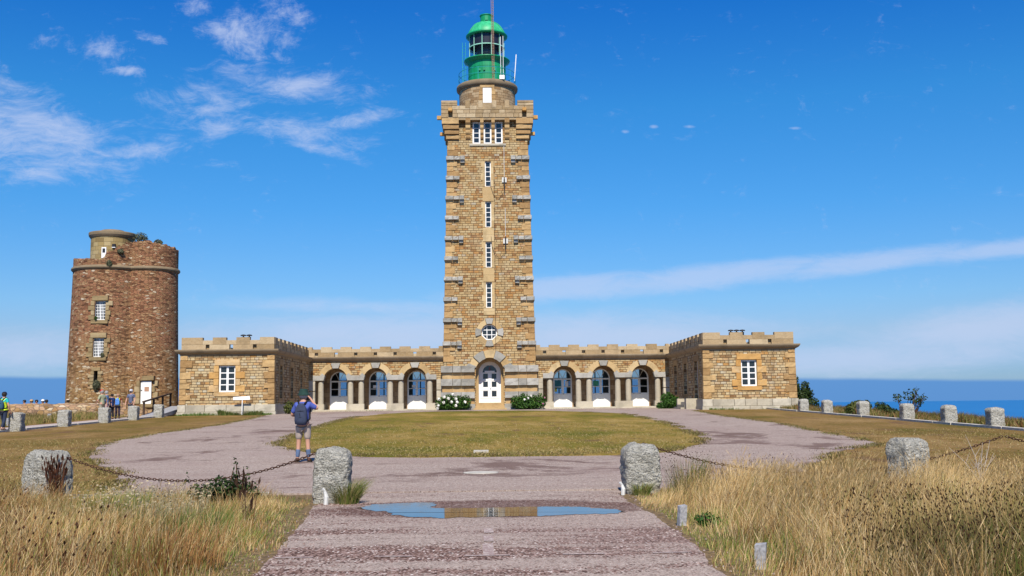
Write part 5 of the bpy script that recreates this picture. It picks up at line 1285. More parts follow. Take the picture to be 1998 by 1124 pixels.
# low rubble wall left
mb = MB(); P0, P1_ = Vector((-48, 70.5)), Vector((-26.3, 77.0)); n = 40
def wz(t): return gz(70)+.0+1.02+.06*mnoise.noise((t*30, 0, 0))
dirw = (P1_-P0).normalized(); nw = Vector((dirw.y, -dirw.x))
NR = 9
vi = []
for i in range(n*3+1):
    t = i/(n*3); p = P0.lerp(P1_, t); prof = [(0, .5), (-.02, .9), (0, 1.2), (.0, 1.45), (.05, 1.62), (.35, wz(t)-.06), (.75, wz(t)), (.95, wz(t)-.03), (1.0, .3)]
    row = []
    for (d, z) in prof:
        q = p - nw*d; jj = .05*mnoise.noise((q.x*4, z*6, 2)) ; row.append((q.x, q.y+jj, z+(.04*mnoise.noise((q.x*5, q.y*5, 7)) if z > 1.5 else 0)))
    vi.append(row)
acc = 0
for i in range(n*3):
    a0 = (P1_-P0).length*i/(n*3); a1 = (P1_-P0).length*(i+1)/(n*3); vv = 0
    for k in range(NR-1):
        l = (Vector(vi[i][k+1])-Vector(vi[i][k])).length; mb.add([vi[i][k], vi[i+1][k], vi[i+1][k+1], vi[i][k+1]], [(a0, vv), (a1, vv), (a1, vv+l), (a0, vv+l)]); vv += l
mb.add(vi[-1][::-1])
tag(mb.build('stone_wall', M_rub, smooth=False), 'low sunlit rubble stone wall running from the left edge to the old tower', 'wall')
mb = MB(); random.seed(5)   # tumbled wall end in front of the tower
mb2 = MB()
for i in range(60):
    t = i/59; x = -26.4+t*3.3; y = 76.8+.3*math.sin(i)
mb2.box(-26.3, -22.9, 76.6, 77.4, .5, 1.42)
tag(mb2.build('stone_wall', M_rub), 'lower rubble wall below the white door of the old tower', 'wall')
# ramp + railing
rp = thing('wooden_ramp', 'small grey wooden ramp with dark railing between old tower and left pavilion', 'ramp', (-22.6, 73, .95))
mb = MB(); mb.hexa([(-23.0, 70.3, .86), (-21.85, 70.3, .86), (-21.75, 76.5, 1.2), (-22.9, 76.5, 1.2), (-23.0, 70.3, 1.0), (-21.85, 70.3, 1.0), (-21.75, 76.5, 1.62), (-22.9, 76.5, 1.62)]); mb.build('deck', M_wood, rp)
mb = MB()
for y, z in ((70.6, 1.0), (72.6, 1.2), (74.6, 1.42), (76.4, 1.6)): mb.box(-23.02, -22.9, y, y+.1, z-.1, z+.92)
mb.hexa([(-23.04, 70.5, 1.86), (-22.88, 70.5, 1.86), (-22.88, 76.6, 2.5), (-23.04, 76.6, 2.5), (-23.04, 70.5, 1.94), (-22.88, 70.5, 1.94), (-22.88, 76.6, 2.58), (-23.04, 76.6, 2.58)])
mb.build('railing', M_dwood, rp)
# manhole-like flat stone slabs on the forecourt and lawn
mb = MB(); mb.lathe([(.36, .0), (.36, .045), (.3, .05)], -.2, 21.7, 18); mb.build('drain_cover', M_kerb); tag(bpy.data.objects['drain_cover'], 'flat round pale drain cover on the forecourt', 'drain cover')
mb = MB(); mb.box(-.45, -.05, 28.4, 28.8, .1, .2); o = mb.build('stone_slab', M_kerb); tag(o, 'small flat pale stone at the near edge of the lawn oval', 'stone')

# ------------------------------------------------------------------ grass
def blades(name, roots, h, lean, wid, colr, seed, label, kind='stuff', seedheads=None, cat=None):
    """numpy blades: roots (N,3), h (N), lean (N,2) horizontal tip offset, wid (N), colr (N,3)"""
    rs = np.random.RandomState(seed); N_ = len(roots); T_ = np.array([0, .35, .7, 1.]); W_ = np.array([1, .85, .55, 0])
    ang = rs.uniform(0, math.pi, N_); wx = np.cos(ang)*wid; wy = np.sin(ang)*wid*.35
    V = np.zeros((N_, 7, 3), np.float32)
    for k in range(4):
        c = roots.copy(); c[:, 0] += lean[:, 0]*T_[k]**1.8; c[:, 1] += lean[:, 1]*T_[k]**1.8; c[:, 2] += h*T_[k]
        if k < 3:
            V[:, 2*k, 0] = c[:, 0]-wx*W_[k]; V[:, 2*k, 1] = c[:, 1]-wy*W_[k]; V[:, 2*k, 2] = c[:, 2]
            V[:, 2*k+1, 0] = c[:, 0]+wx*W_[k]; V[:, 2*k+1, 1] = c[:, 1]+wy*W_[k]; V[:, 2*k+1, 2] = c[:, 2]
        else: V[:, 6] = c
    base_ = (np.arange(N_)*7)[:, None]
    quads = np.concatenate([base_+np.array([0, 1, 3, 2]), base_+np.array([2, 3, 5, 4])], 1).reshape(-1, 4)
    tris = (base_+np.array([4, 5, 6]))
    colv = np.repeat(colr[:, None, :], 7, 1); colv *= np.array([.8, .8, .95, .95, 1.05, 1.05, 1.1])[None, :, None]*0+1
    V = V.reshape(-1, 3); colv = colv.reshape(-1, 3)
    if seedheads is not None:
        idx, hl, hw, hc = seedheads; n2 = len(idx); tip = np.stack([roots[idx, 0]+lean[idx, 0], roots[idx, 1]+lean[idx, 1], roots[idx, 2]+h[idx]], 1)
        dirv = np.stack([lean[idx, 0]*1.6, lean[idx, 1]*1.6, h[idx]], 1); dirv /= np.linalg.norm(dirv, axis=1)[:, None]
        b0 = tip-dirv*hl[:, None]*.7; t1 = tip+dirv*hl[:, None]*.3; md = (b0*.55+t1*.45)
        H_ = np.zeros((n2, 6, 3), np.float32); a2 = rs.uniform(0, math.pi, n2); ox = np.stack([np.cos(a2)*hw, np.sin(a2)*hw, 0*a2], 1); oy = np.stack([-np.sin(a2)*hw, np.cos(a2)*hw, 0*a2], 1)
        H_[:, 0] = b0; H_[:, 1] = md-ox; H_[:, 2] = md+ox; H_[:, 3] = t1; H_[:, 4] = md-oy; H_[:, 5] = md+oy
        o0 = len(V); bb = (o0+np.arange(n2)*6)[:, None]; q2 = np.concatenate([bb+np.array([0, 2, 3, 1]), bb+np.array([0, 5, 3, 4])], 1).reshape(-1, 4)
        V = np.concatenate([V, H_.reshape(-1, 3)]); quads = np.concatenate([quads, q2]); colv = np.concatenate([colv, np.repeat(hc[:, None, :], 6, 1).reshape(-1, 3)])
    me = bpy.data.meshes.new(name); nq, nt = len(quads), len(tris)
    me.vertices.add(len(V)); me.vertices.foreach_set('co', V.astype(np.float32).ravel())
    me.loops.add(nq*4+nt*3); me.loops.foreach_set('vertex_index', np.concatenate([quads.ravel(), tris.ravel()]).astype(np.int32))
    me.polygons.add(nq+nt); me.polygons.foreach_set('loop_start', np.concatenate([np.arange(nq)*4, nq*4+np.arange(nt)*3]).astype(np.int32))
    me.update(calc_edges=True)
    ca = me.color_attributes.new('col', 'FLOAT_COLOR', 'POINT'); ca.data.foreach_set('color', np.concatenate([colv, np.ones((len(colv), 1))], 1).astype(np.float32).ravel())
    me.materials.append(M_grass); o = bpy.data.objects.new(name, me); C.objects.link(o)
    return tag(o, label, cat, kind=kind)
def vnoise(x, y, s, seed):      # cheap smooth 2d noise, vectorised
    rs = np.random.RandomState(seed); out = 0
    for k in range(6):
        a = rs.uniform(0, 6.28); f = s*(1.6**(k/2)); out = out+np.sin((x*math.cos(a)+y*math.sin(a))*f+rs.uniform(0, 6.28))*(.8**k)
    return out/2.2
STRAW = np.array([.80, .73, .66])*np.array([(.62, .48, .24), (.55, .40, .18), (.72, .60, .36), (.40, .25, .09), (.20, .115, .04)]); GREEN = np.array([(.12, .19, .025), (.20, .25, .05), (.08, .13, .02), (.30, .30, .08)])
def meadow(name, side, N_, seed, label):
    rs = np.random.RandomState(seed); x = rs.uniform(1.6, 13, N_*3); y = rs.uniform(6.6, 17.3, N_*3)
    xe = np.interp(y, [7, 9.1, 10.2, 11.5, 13.7, 15.1, 16.3], [1.9, 2.0, 2.08, 2.18, 2.38, 2.62, 2.7] if side < 0 else [1.85, 1.93, 2.05, 2.1, 2.12, 2.1, 2.15]) + .08*vnoise(x, y, 3., seed)
    keep = (x > xe) & (rs.uniform(0, 1, len(x)) < np.clip(.7+.45*vnoise(x*side, y, 2.6, seed+9), .16, 1)) & ((rs.uniform(0, 1, len(x)) < .10) | (side < 0) | (x < 3.1+.25*vnoise(x, y, 2., 4)) | (y > 10.0+.5*vnoise(x, y, 1.4, 3))) & (x < y*.57+1.3) & (y < (16.55 if side < 0 else 16.6)+.25*vnoise(x, y, 1.1, seed+3))
    x, y, xe = x[keep][:N_], y[keep][:N_], xe[keep][:N_]; n = len(x)
    X = side*x; patch = vnoise(X, y, 1.3, seed+1); patch2 = vnoise(X, y, 3.1, seed+2)
    edge = np.clip((x-xe)/.8, .22, 1); farlow = 1.0 if side > 0 else .82
    tallness = edge*(.42+.13*patch)*farlow
    if side < 0: tallness *= np.interp(y, [8, 12, 16.5], [1.0, .85, .62])
    else: tallness *= np.interp(y, [8, 12, 16.5], [1.0, 1., 1.05])
    h = tallness*rs.uniform(.35, 1.3, n)*(1+.25*vnoise(X, y, 4.2, seed+6))
    g = rs.uniform(0, 1, n) < np.clip((.40 if side < 0 else .20)+.30*patch2+(.38*(1-edge)), .04, .85)
    tone = vnoise(X, y, 1.7, seed+5); col_ = STRAW[np.clip((2.0+1.3*tone+rs.normal(0, 1.2, n)), 0, 4).astype(int)]*rs.uniform(.7, 1.2, (n, 1))*(1-.16*tone[:, None]); col_[g] = (GREEN[rs.randint(0, 4, n)]*rs.uniform(.8, 1.2, (n, 1)))[g]; h[g] *= .75
    if side < 0: br = rs.uniform(0, 1, n) < np.clip(.2+.25*patch, 0, .6); col_[br] *= np.array([.70, .50, .38])
    ld = rs.normal(0, .30, (n, 2))*h[:, None]; ld[:, 0] += h*(.16+.30*vnoise(X, y, 2.4, seed+7)); ld[:, 1] += h*.30*vnoise(X, y, 2.9, seed+8)
    roots = np.stack([X, y, np.zeros(n)-.01], 1)
    sh = np.where((~g) & (h > .34) & (rs.uniform(0, 1, n) < .5))[0]
    heads = (sh, rs.uniform(.06, .14, len(sh)), rs.uniform(.002, .0042, len(sh)), STRAW[rs.randint(0, 3, len(sh))]*rs.uniform(.85, 1.25, (len(sh), 1)))
    blades(name, roots, h, ld, rs.uniform(.0022, .0045, n), col_, seed, label, seedheads=heads)
meadow('tall_grass', -1, 60000, 31, 'tall dry grass and weeds on the verge left of the lane')
meadow('tall_grass', 1, 66000, 32, 'tall pale dry grass on the verge right of the lane')
def clump(name, cx, cy, r, n, hh, seed, cols, label, lean=.35, wid=.004, heads=None, kind=None, cat='plant', z=0., ry=None):
    rs = np.random.RandomState(seed); a = rs.uniform(0, 6.28, n); q = np.sqrt(rs.uniform(0, 1, n))*r; x = cx+np.cos(a)*q; y = cy+np.sin(a)*q*(1 if ry is None else ry/r)
    h = hh*rs.uniform(.38, 1.1, n); cl = np.array(cols)[rs.randint(0, len(cols), n)]*rs.uniform(.75, 1.25, (n, 1)); ld = np.stack([np.cos(a), np.sin(a)], 1)*(lean*h*rs.uniform(.2, 1.2, n))[:, None]+rs.normal(0, .06, (n, 2))*hh
    sh = None
    if heads:
        frac, hl, hw, hc = heads; idx = np.where(rs.uniform(0, 1, n) < frac)[0]; sh = (idx, np.full(len(idx), hl)*rs.uniform(.7, 1.3, len(idx)), np.full(len(idx), hw), np.array(hc)[None, :]*rs.uniform(.6, 1.3, (len(idx), 1)))
    return blades(name, np.stack([x, y, np.full(n, z)], 1), h, ld, rs.uniform(.6, 1.3, n)*wid, cl, seed, label, kind=kind, seedheads=sh, cat=cat)
RUSH = [(.07, .11, .015), (.12, .15, .03), (.18, .17, .05), (.20, .12, .05)]
clump('rush_bed', 5.1, 8.7, 2.2, 15000, .60, 41, RUSH+[(.26, .17, .07), (.40, .29, .12)], 'dark rushes with brown seed heads in the lower right verge', .2, .0028, (.22, .026, .006, (.07, .035, .018)), kind='stuff', cat=None, ry=1.35)
clump('rush_bed', 4.1, 7.35, 1.5, 5000, .52, 40, RUSH+[(.26, .17, .07)], 'dark rushes at the bottom edge of the right verge', .22, .0028, (.3, .026, .006, (.07, .035, .018)), kind='stuff', cat=None, ry=.8)
clump('rush_bed', 7.0, 12.4, 1.9, 520, .62, 45, RUSH, 'sparse rushes among the pale grass in front of the broad bollard', .2, .0028, (.5, .028, .006, (.07, .035, .018)), kind='stuff', cat=None)
clump('rush_tuft', 2.95, 16.1, .3, 420, .62, 42, RUSH, 'dark green tuft of rushes right of the bollard by the lane', .45, .0035, (.35, .025, .006, (.07, .035, .018)))
clump('rush_tuft', 4.2, 16.1, .28, 220, .58, 43, RUSH, 'thin tuft of rushes with brown tips under the right chain', .35, .003, (.5, .025, .006, (.07, .035, .018)))
clump('rush_tuft', 5.4, 16.2, .35, 260, .6, 44, RUSH, 'brown-tipped rushes between the chain and the broad bollard', .35, .003, (.5, .025, .006, (.07, .035, .018)))
clump('grass_tussock', -2.08, 15.45, .17, 900, .36, 46, [(.09, .14, .02), (.16, .19, .04), (.3, .24, .1)], 'green grass tussock at the foot of the bollard left of the lane', .85, .004)
clump('grass_tussock', 2.28, 16.25, .14, 350, .2, 47, [(.09, .14, .02), (.16, .19, .04), (.3, .24, .1)], 'small green tuft at the foot of the bollard right of the lane', .8, .005)
clump('brown_weed', -3.9, 8.3, .9, 260, .58, 48, [(.12, .055, .025), (.2, .10, .045)], 'reddish brown dead weeds with dark heads low in the left verge', .25, .003, (.6, .035, .011, (.09, .04, .02)), kind='stuff', cat=None)
clump('brown_weed', -6.50, 16.05, .13, 110, .66, 49, [(.10, .04, .022), (.14, .06, .03)], 'dead brown dock plant leaning on the far left bollard', .12, .006, (1, .12, .014, (.09, .035, .02)))
clump('brown_weed', -2.95, 13.0, .10, 13, .6, 50, [(.08, .04, .022)], 'dark dead dock stalks near the lane on the left', .15, .005, (1, .16, .016, (.05, .025, .015)))
clump('green_weed', -3.35, 11.6, .5, 900, .34, 81, [(.05, .09, .012), (.09, .14, .02), (.16, .2, .05)], 'dark green grass patch in the left verge close to the lane', .5, .004, kind='stuff', cat=None)
clump('green_weed', -5.2, 14.2, .7, 900, .36, 82, [(.07, .11, .015), (.13, .17, .03), (.2, .22, .06)], 'green weeds in the left verge below the chain', .4, .004, kind='stuff', cat=None)
clump('brown_weed', -2.9, 9.4, .55, 420, .42, 83, [(.20, .09, .03), (.28, .15, .05), (.34, .2, .08)], 'rusty brown grass low in the left verge near the lane', .5, .004, kind='stuff', cat=None)
clump('brown_weed', -5.6, 11.0, .8, 420, .6, 84, [(.13, .06, .025), (.24, .12, .05)], 'tall reddish stalks in the middle of the left verge', .3, .003, (.5, .03, .008, (.10, .045, .02)), kind='stuff', cat=None)
clump('green_weed', 2.7, 8.9, .28, 420, .2, 85, [(.05, .10, .012), (.1, .16, .03)], 'dark green tuft behind the stake at the bottom edge', .6, .004, kind='stuff', cat=None)
clump('green_weed', 4.6, 12.6, .45, 380, .42, 86, [(.06, .09, .015), (.1, .12, .03), (.16, .12, .05)], 'dark green sprigs inside the pale grass on the right', .3, .004, (.3, .03, .007, (.07, .04, .02)), kind='stuff', cat=None)
clump('pale_weed', -4.3, 13.4, .8, 420, .42, 51, [(.3, .26, .15)], 'pale dried flower heads in the middle of the left verge', .25, .003, (.8, .02, .018, (.55, .46, .3)), kind='stuff', cat=None)
clump('brown_weed', 6.6, 12.9, .04, 5, .72, 52, [(.09, .04, .02)], 'single dark brown dock stalk in the pale grass on the right', .06, .006, (1, .22, .016, (.06, .03, .018)))
shrub('bramble', 'dark green leafy bramble under the left chain near the lane', 'bush', (-3.75, 15.0, 0), [(0, 0, .27, .26, .25, .2), (.26, 0, .24, .26, .22, .18), (.18, 0, .48, .07, .07, .26), (-.3, .05, .2, .22, .2, .16), (.32, 0, .42, .06, .06, .2), (-.5, 0, .35, .04, .04, .2)], 1100, .038, M_leafd, 53, stems=9)
shrub('bramble', 'green leafy weed with yellow flowers at the right frame edge', 'bush', (8.35, 15.2, 0), [(0, 0, .4, .5, .3, .3), (.6, 0, .35, .4, .3, .3)], 1000, .05, M_leafo, 54, stems=9)
shrub('bramble', 'low leafy green weed near the stake beside the puddle', 'plant', (2.42, 12.1, 0), [(0, 0, .08, .12, .16, .09), (.1, -.15, .06, .1, .12, .06)], 150, .035, M_leaf, 55, stems=4)
# dead twigs near the right frame edge
mb = MB(); random.seed(11); b0 = Vector((7.1, 15.3, .2))
for k in range(9):
    a = random.uniform(-.9, .9); l = random.uniform(.35, .75); e = b0+Vector((math.sin(a)*l+.15, random.uniform(-.1, .1), math.cos(a)*l)); m_ = b0.lerp(e, .5)+Vector((random.uniform(-.05, .05), 0, .03)); mb.tube([b0, m_, e], [.008, .005, .002], 5)
    mb.tube([m_, m_+Vector((random.uniform(-.15, .2), 0, .15))], [.004, .0015], 4)
tag(mb.build('dead_twigs', simple('bleached_twig', (.42, .36, .3), .9)), 'bleached dead twigs sticking up beside the broad bollard on the right', 'branch')
# scrub and rough grass at a distance
def far_grass(name, x0, x1, y0, y1, n, hh, cols, seed, label, wid=.02, zoff=0, zf=None):
    rs = np.random.RandomState(seed); x = rs.uniform(x0, x1, n); y = rs.uniform(y0, y1, n); z = np.array([gh(a, b) for a, b in zip(x, y)]); pn = np.clip(.75+.4*vnoise(x, y, 1.2, seed), .15, 1.4)
    h = hh*rs.uniform(.4, 1.15, n)*pn; cl = np.array(cols)[rs.randint(0, len(cols), n)]*rs.uniform(.7, 1.25, (n, 1))
    blades(name, np.stack([x, y, z-.02], 1), h, rs.normal(0, .35, (n, 2))*h[:, None], rs.uniform(.5, 1.2, n)*wid, cl, seed, label)
far_grass('heath_scrub', 20.1, 24.5, 30, 73, 26000, .42, [(.10, .11, .02), (.16, .13, .04), (.20, .09, .04), (.26, .19, .08), (.07, .08, .015)], 61, 'brown and green heath scrub along the cliff edge on the right')
far_grass('heath_scrub', -33, -24.3, 44, 71, 16000, .42, [(.30, .22, .09), (.22, .16, .06), (.13, .14, .03)], 62, 'rough dry grass between the left path and the low stone wall')
far_grass('low_weeds', -21.6, -15.0, 72.75, 73.2, 1600, .22, [(.05, .11, .015), (.09, .16, .03), (.16, .19, .05)], 63, 'green weeds along the foot of the left pavilion', .018)
far_grass('low_weeds', -18.6, -15.6, 72.6, 73.15, 1300, .55, [(.04, .08, .012), (.08, .11, .02), (.16, .15, .05)], 66, 'taller weeds at the foot of the left pavilion', .02)
far_grass('low_weeds', 15.2, 21.2, 72.8, 73.2, 450, .2, [(.05, .11, .015), (.12, .16, .03)], 64, 'scattered weeds along the foot of the right pavilion', .018)
far_grass('low_weeds', -14.6, 14.6, 86.7, 87.0, 500, .14, [(.09, .14, .02), (.2, .2, .06)], 65, 'tiny weeds along the base of the arcades', .018)
far_grass('lawn_tufts', -3.2, -1.4, 42.5, 44.5, 260, .16, [(.07, .10, .015), (.12, .14, .03)], 67, 'patch of darker green tufts on the lawn oval', .014)
def turf_blades(name, rows, n, seed, label, zoff=.07, hh=.035):
    rs = np.random.RandomState(seed); ys = [r[0] for r in rows]; y = ys[0]+(ys[-1]-ys[0])*rs.uniform(0, 1, n)**1.9; xl = np.interp(y, ys, [r[1] for r in rows]); xr = np.interp(y, ys, [r[2] for r in rows]); x = xl+(xr-xl)*rs.uniform(0, 1, n)
    z = np.interp(y, [24, 73, 87], [0, .93, 1.03])+zoff; p = vnoise(x, y*2, .8, seed); k = rs.uniform(0, 1, n) < np.clip(.55+.5*p, .1, 1); x, y, z = x[k], y[k], z[k]; n = len(x)
    h = hh*rs.uniform(.4, 1.4, n); cl = np.array([(.34, .26, .10), (.25, .19, .06), (.14, .14, .03), (.40, .31, .15)])[rs.randint(0, 4, n)]*rs.uniform(.8, 1.2, (n, 1))
    blades(name, np.stack([x, y, z], 1), h, rs.normal(0, .8, (n, 2))*h[:, None], rs.uniform(.5, 1.2, n)*.01, cl, seed, label)
turf_blades('short_grass', [(27.3, -2.4, 3.7), (29.5, -4.8, 5.3), (34, -6.7, 6.7), (50, -7.9, 8)], 30000, 71, 'short dry grass of the lawn oval')
turf_blades('short_grass', [(16.9, -13, -6.6), (22.5, -14, -8.0), (30.4, -18, -11.6), (40, -20, -13.7)], 22000, 72, 'short dry grass of the left lawn', .0)
turf_blades('short_grass', [(17.5, 5.6, 13), (24, 7.8, 16), (30.4, 11.3, 18), (40, 12.5, 19)], 22000, 73, 'short dry grass of the right lawn', .0)
def edge_tufts(name, pts, n, seed, label, zoff, hh=.05, spread=.16):
    rs = np.random.RandomState(seed); P = np.array(pts, float); seg = np.linalg.norm(np.diff(P, axis=0), axis=1); cum = np.concatenate([[0], np.cumsum(seg)]); t = rs.uniform(0, 1, n)**1.3*cum[-1]
    x = np.interp(t, cum, P[:, 0])+rs.normal(0, spread, n); y = np.interp(t, cum, P[:, 1])+rs.normal(0, spread*1.6, n); z = np.interp(y, [24, 73, 87], [0, .93, 1.03])+zoff
    keep = vnoise(x, y, 1.6, seed) > -.35; x, y, z = x[keep], y[keep], z[keep]; n = len(x); h = hh*rs.uniform(.4, 1.5, n)
    cl = np.array([(.22, .17, .06), (.12, .13, .02), (.30, .22, .09), (.10, .07, .03)])[rs.randint(0, 4, n)]*rs.uniform(.7, 1.2, (n, 1))
    blades(name, np.stack([x, y, z], 1), h, rs.normal(0, .9, (n, 2))*h[:, None], rs.uniform(.5, 1.2, n)*.012, cl, seed, label)
edge_tufts('edge_grass', [(5.25, 18.1), (6.2, 20.5), (7.44, 23.9), (9.35, 28.2), (11.15, 30.4), (11.74, 33.5), (12.1, 39.4), (12.9, 47), (12.86, 57), (13.6, 70)], 9000, 91, 'ragged grass edge of the right lawn', .02)
edge_tufts('edge_grass', [(-6.4, 18.1), (-7.76, 22.5), (-9.96, 26.9), (-11.39, 30.4), (-13.05, 36), (-13.66, 42.7), (-13.45, 52), (-14.24, 63.4), (-15, 70)], 9000, 92, 'ragged grass edge of the left lawn', .02)
edge_tufts('edge_grass', [(0, 27.3), (3.5, 27.3), (4.65, 28.1), (5.95, 31), (6.85, 34), (7.3, 38), (7.95, 46.6), (8.2, 57.7), (8.0, 65)], 7000, 93, 'ragged right edge of the lawn oval', .06)
edge_tufts('edge_grass', [(0, 27.3), (-2.4, 27.4), (-3.84, 28.1), (-5.65, 31), (-6.8, 34), (-7.2, 38), (-7.8, 46.6), (-8.1, 57.7), (-7.9, 65)], 7000, 94, 'ragged left edge of the lawn oval', .06)
# loose stones on the lane
rs = np.random.RandomState(5); mb = MB()
for k in range(700):
    y = rs.uniform(8.5, 24); x = rs.uniform(-2.4, 2.3) if y < 17 else rs.uniform(-6, 6)
    if y < 17 and rs.uniform() < .55: x = math.copysign(rs.uniform(1.75, 2.3), rs.uniform(-1, 1))
    if y > 13 and y < 15.6 and abs(x) < 1.9: continue
    s_ = rs.uniform(.005, .013); z = .012 if y < 17.2 else .03; mb.newr()
    P = [(x+s_*math.cos(t)*rs.uniform(.7, 1.2), y+s_*math.sin(t)*rs.uniform(.7, 1.2)) for t in (0, 1.6, 3.1, 4.7)]
    mb.hexa([(*p, z-.002) for p in P]+[(x+(p[0]-x)*.6, y+(p[1]-y)*.6, z+s_*.9) for p in P], False)
tag(mb.build('loose_gravel', ashlar('gravel_stone', (.22, .14, .12), (.38, .29, .26), (.52, .45, .40))), 'loose pale pebbles scattered on the lane', kind='stuff')

# ------------------------------------------------------------------ people
def skin_mesh(name, joints, edges, mat, parent, root=0, sub=2):
    me = bpy.data.meshes.new(name+'_cage'); me.from_pydata([j[0] for j in joints], edges, []); ob = bpy.data.objects.new(name+'_cage', me); C.objects.link(ob)
    md = ob.modifiers.new('s', 'SKIN'); md.use_smooth_shade = True
    if not me.skin_vertices: pass
    for i, j in enumerate(joints):
        sv = me.skin_vertices[0].data[i]; r = j[1]; sv.radius = r if hasattr(r, '__len__') else (r, r); sv.use_root = (i == root)
    ob.modifiers.new('d', 'SUBSURF').levels = sub
    dg = bpy.context.evaluated_depsgraph_get(); m2 = bpy.data.meshes.new_from_object(ob.evaluated_get(dg)); m2.name = name
    bpy.data.objects.remove(ob); bpy.data.meshes.remove(me)
    m2.materials.clear(); m2.materials.append(mat)
    o = bpy.data.objects.new(name, m2); C.objects.link(o); o.parent = parent; return o
def ensure_skin(me): pass
CL = {}
def cloth(c, r=.85):
    k = tuple(c)
    if k not in CL: CL[k] = simple('fabric', c, r, var=.12, spec=.1, scale=12)
    return CL[k]
M_skin = simple('skin', (.48, .26, .18), .55, var=.06, spec=.3)
M_skind = simple('brown_skin', (.20, .10, .065), .55, var=.06, spec=.3)
M_hair = simple('dark_hair', (.02, .014, .01), .7); M_hairg = simple('grey_hair', (.30, .29, .28), .8)
def person(label, x, y, z, rz, H=1.75, pose=None, shirt=(.2, .2, .2), legs=(.05, .05, .07), shorts=False, sleeve=.55, skin=None, hair=None, hat=None, pack=None, vest=None, group=None, shoes=(.04, .035, .03), socks=None, hatstyle='cap', face=True, plaid=False, longsleeve=False):
    """faces +Y locally"""
    t = thing('person', label, 'person', (x, y, z), rz, group); ORG[t.name] = (0, 0, 0)
    S = H/1.75; p = dict(le=(-.27, .02, 1.14), lw=(-.26, .16, .92), re=(.27, .02, 1.14), rw=(.26, .16, .92), lk=(-.1, .02, .5), la=(-.11, -.02, .08), rk=(.1, .02, .5), ra=(.12, -.02, .08), lean=0.)
    p.update(pose or {}); ln = p['lean']; V = lambda a: (a[0]*S, (a[1]+ln*max(0, a[2]-.95))*S, a[2]*S)
    J = [((0, 0, .95), .135), ((0, -.005, 1.1), .125), ((0, 0, 1.27), .15), ((0, -.01, 1.40), .115), ((0, 0, 1.49), .055), ((0, .02, 1.555), .066), ((0, .025, 1.63), .088), ((0, .015, 1.69), .075),
         ((-.165, -.01, 1.40), .062), (p['le'], .043), (p['lw'], .029), ((.165, -.01, 1.40), .062), (p['re'], .043), (p['rw'], .029),
         ((-.095, 0, .86), .088), (p['lk'], .058), (p['la'], .04), ((.095, 0, .86), .088), (p['rk'], .058), (p['ra'], .04)]
    E = [(0, 1), (1, 2), (2, 3), (3, 4), (4, 5), (5, 6), (6, 7), (3, 8), (8, 9), (9, 10), (3, 11), (11, 12), (12, 13), (0, 14), (14, 15), (15, 16), (0, 17), (17, 18), (18, 19)]
    # feet and hands
    for a, sg in ((16, -1), (19, 1)):
        q = J[a][0]; J.append(((q[0]+sg*.02, q[1]+.13, .035), .036)); E.append((a, len(J)-1))
    for wi, ei, sg in ((10, 9, -1), (13, 12, 1)):
        wv, ev = Vector(J[wi][0]), Vector(J[ei][0]); d = (wv-ev).normalized(); sd = d.cross(Vector((0, 0, 1)) if abs(d.z) < .8 else Vector((0, 1, 0))).normalized()
        pm_ = wv+d*.06; J.append((tuple(pm_), (.034, .02))); pi = len(J)-1; E.append((wi, pi))
        for k, off in enumerate((-.03, -.01, .01, .03)):
            b1 = pm_+d*.035+sd*off; b2 = b1+d*(.04+.008*(k in (1, 2)))+Vector((0, 0, -.004)); b3 = b2+d*.02+Vector((0, .006, -.012))
            i0 = len(J); J += [(tuple(b1), .0095), (tuple(b2), .0085), (tuple(b3), .0075)]; E += [(pi, i0), (i0, i0+1), (i0+1, i0+2)]
        th1 = wv+d*.03+sd*(-.045*sg); th2 = th1+d*.035+sd*(-.015*sg); i0 = len(J); J += [(tuple(th1), .011), (tuple(th2), .009)]; E += [(pi, i0), (i0, i0+1)]
    # nose
    J.append(((0, .125, 1.60), .014)); E.append((6, len(J)-1))
    sk = skin or M_skin
    sm = lambda r: tuple(q*S for q in r) if hasattr(r, '__len__') else r*S
    body = skin_mesh('body', [(V(a), sm(r)) for a, r in J], E, sk, t)
    def shell(name, pts, ed, mat, root=0): return skin_mesh(name, [(V(a), sm(r)) for a, r in pts], ed, mat, t, root, 1 if H < 1.6 else 2)
    # shirt
    def lerp(a, b, f): return tuple(a[i]+(b[i]-a[i])*f for i in range(3))
    sl = 1.0 if longsleeve else sleeve
    lsh, rsh = J[8][0], J[11][0]
    Sp = [((0, 0, .90), .155), ((0, 0, 1.08), .148), ((0, 0, 1.27), .172), ((0, -.01, 1.41), .13), ((0, -.005, 1.475), .062), (lsh, .08), (lerp(lsh, p['le'], sl), .066), (rsh, .08), (lerp(rsh, p['re'], sl), .066)]
    Se = [(0, 1), (1, 2), (2, 3), (3, 4), (3, 5), (5, 6), (3, 7), (7, 8)]
    if longsleeve:
        Sp += [(lerp(p['le'], p['lw'], .95), .042), (lerp(p['re'], p['rw'], .95), .042)]; Se += [(6, 9), (8, 10)]
    shell('shirt', Sp, Se, shirt if isinstance(shirt, bpy.types.Material) else cloth(shirt), 1)
    kn = .62 if shorts else 1.
    def mid(a, b, f): return lerp(a, b, f)
    Lp = [((0, 0, .95), .142), ((-.098, 0, .84), .108), ((.098, 0, .84), .108)]; Le = [(0, 1), (0, 2)]
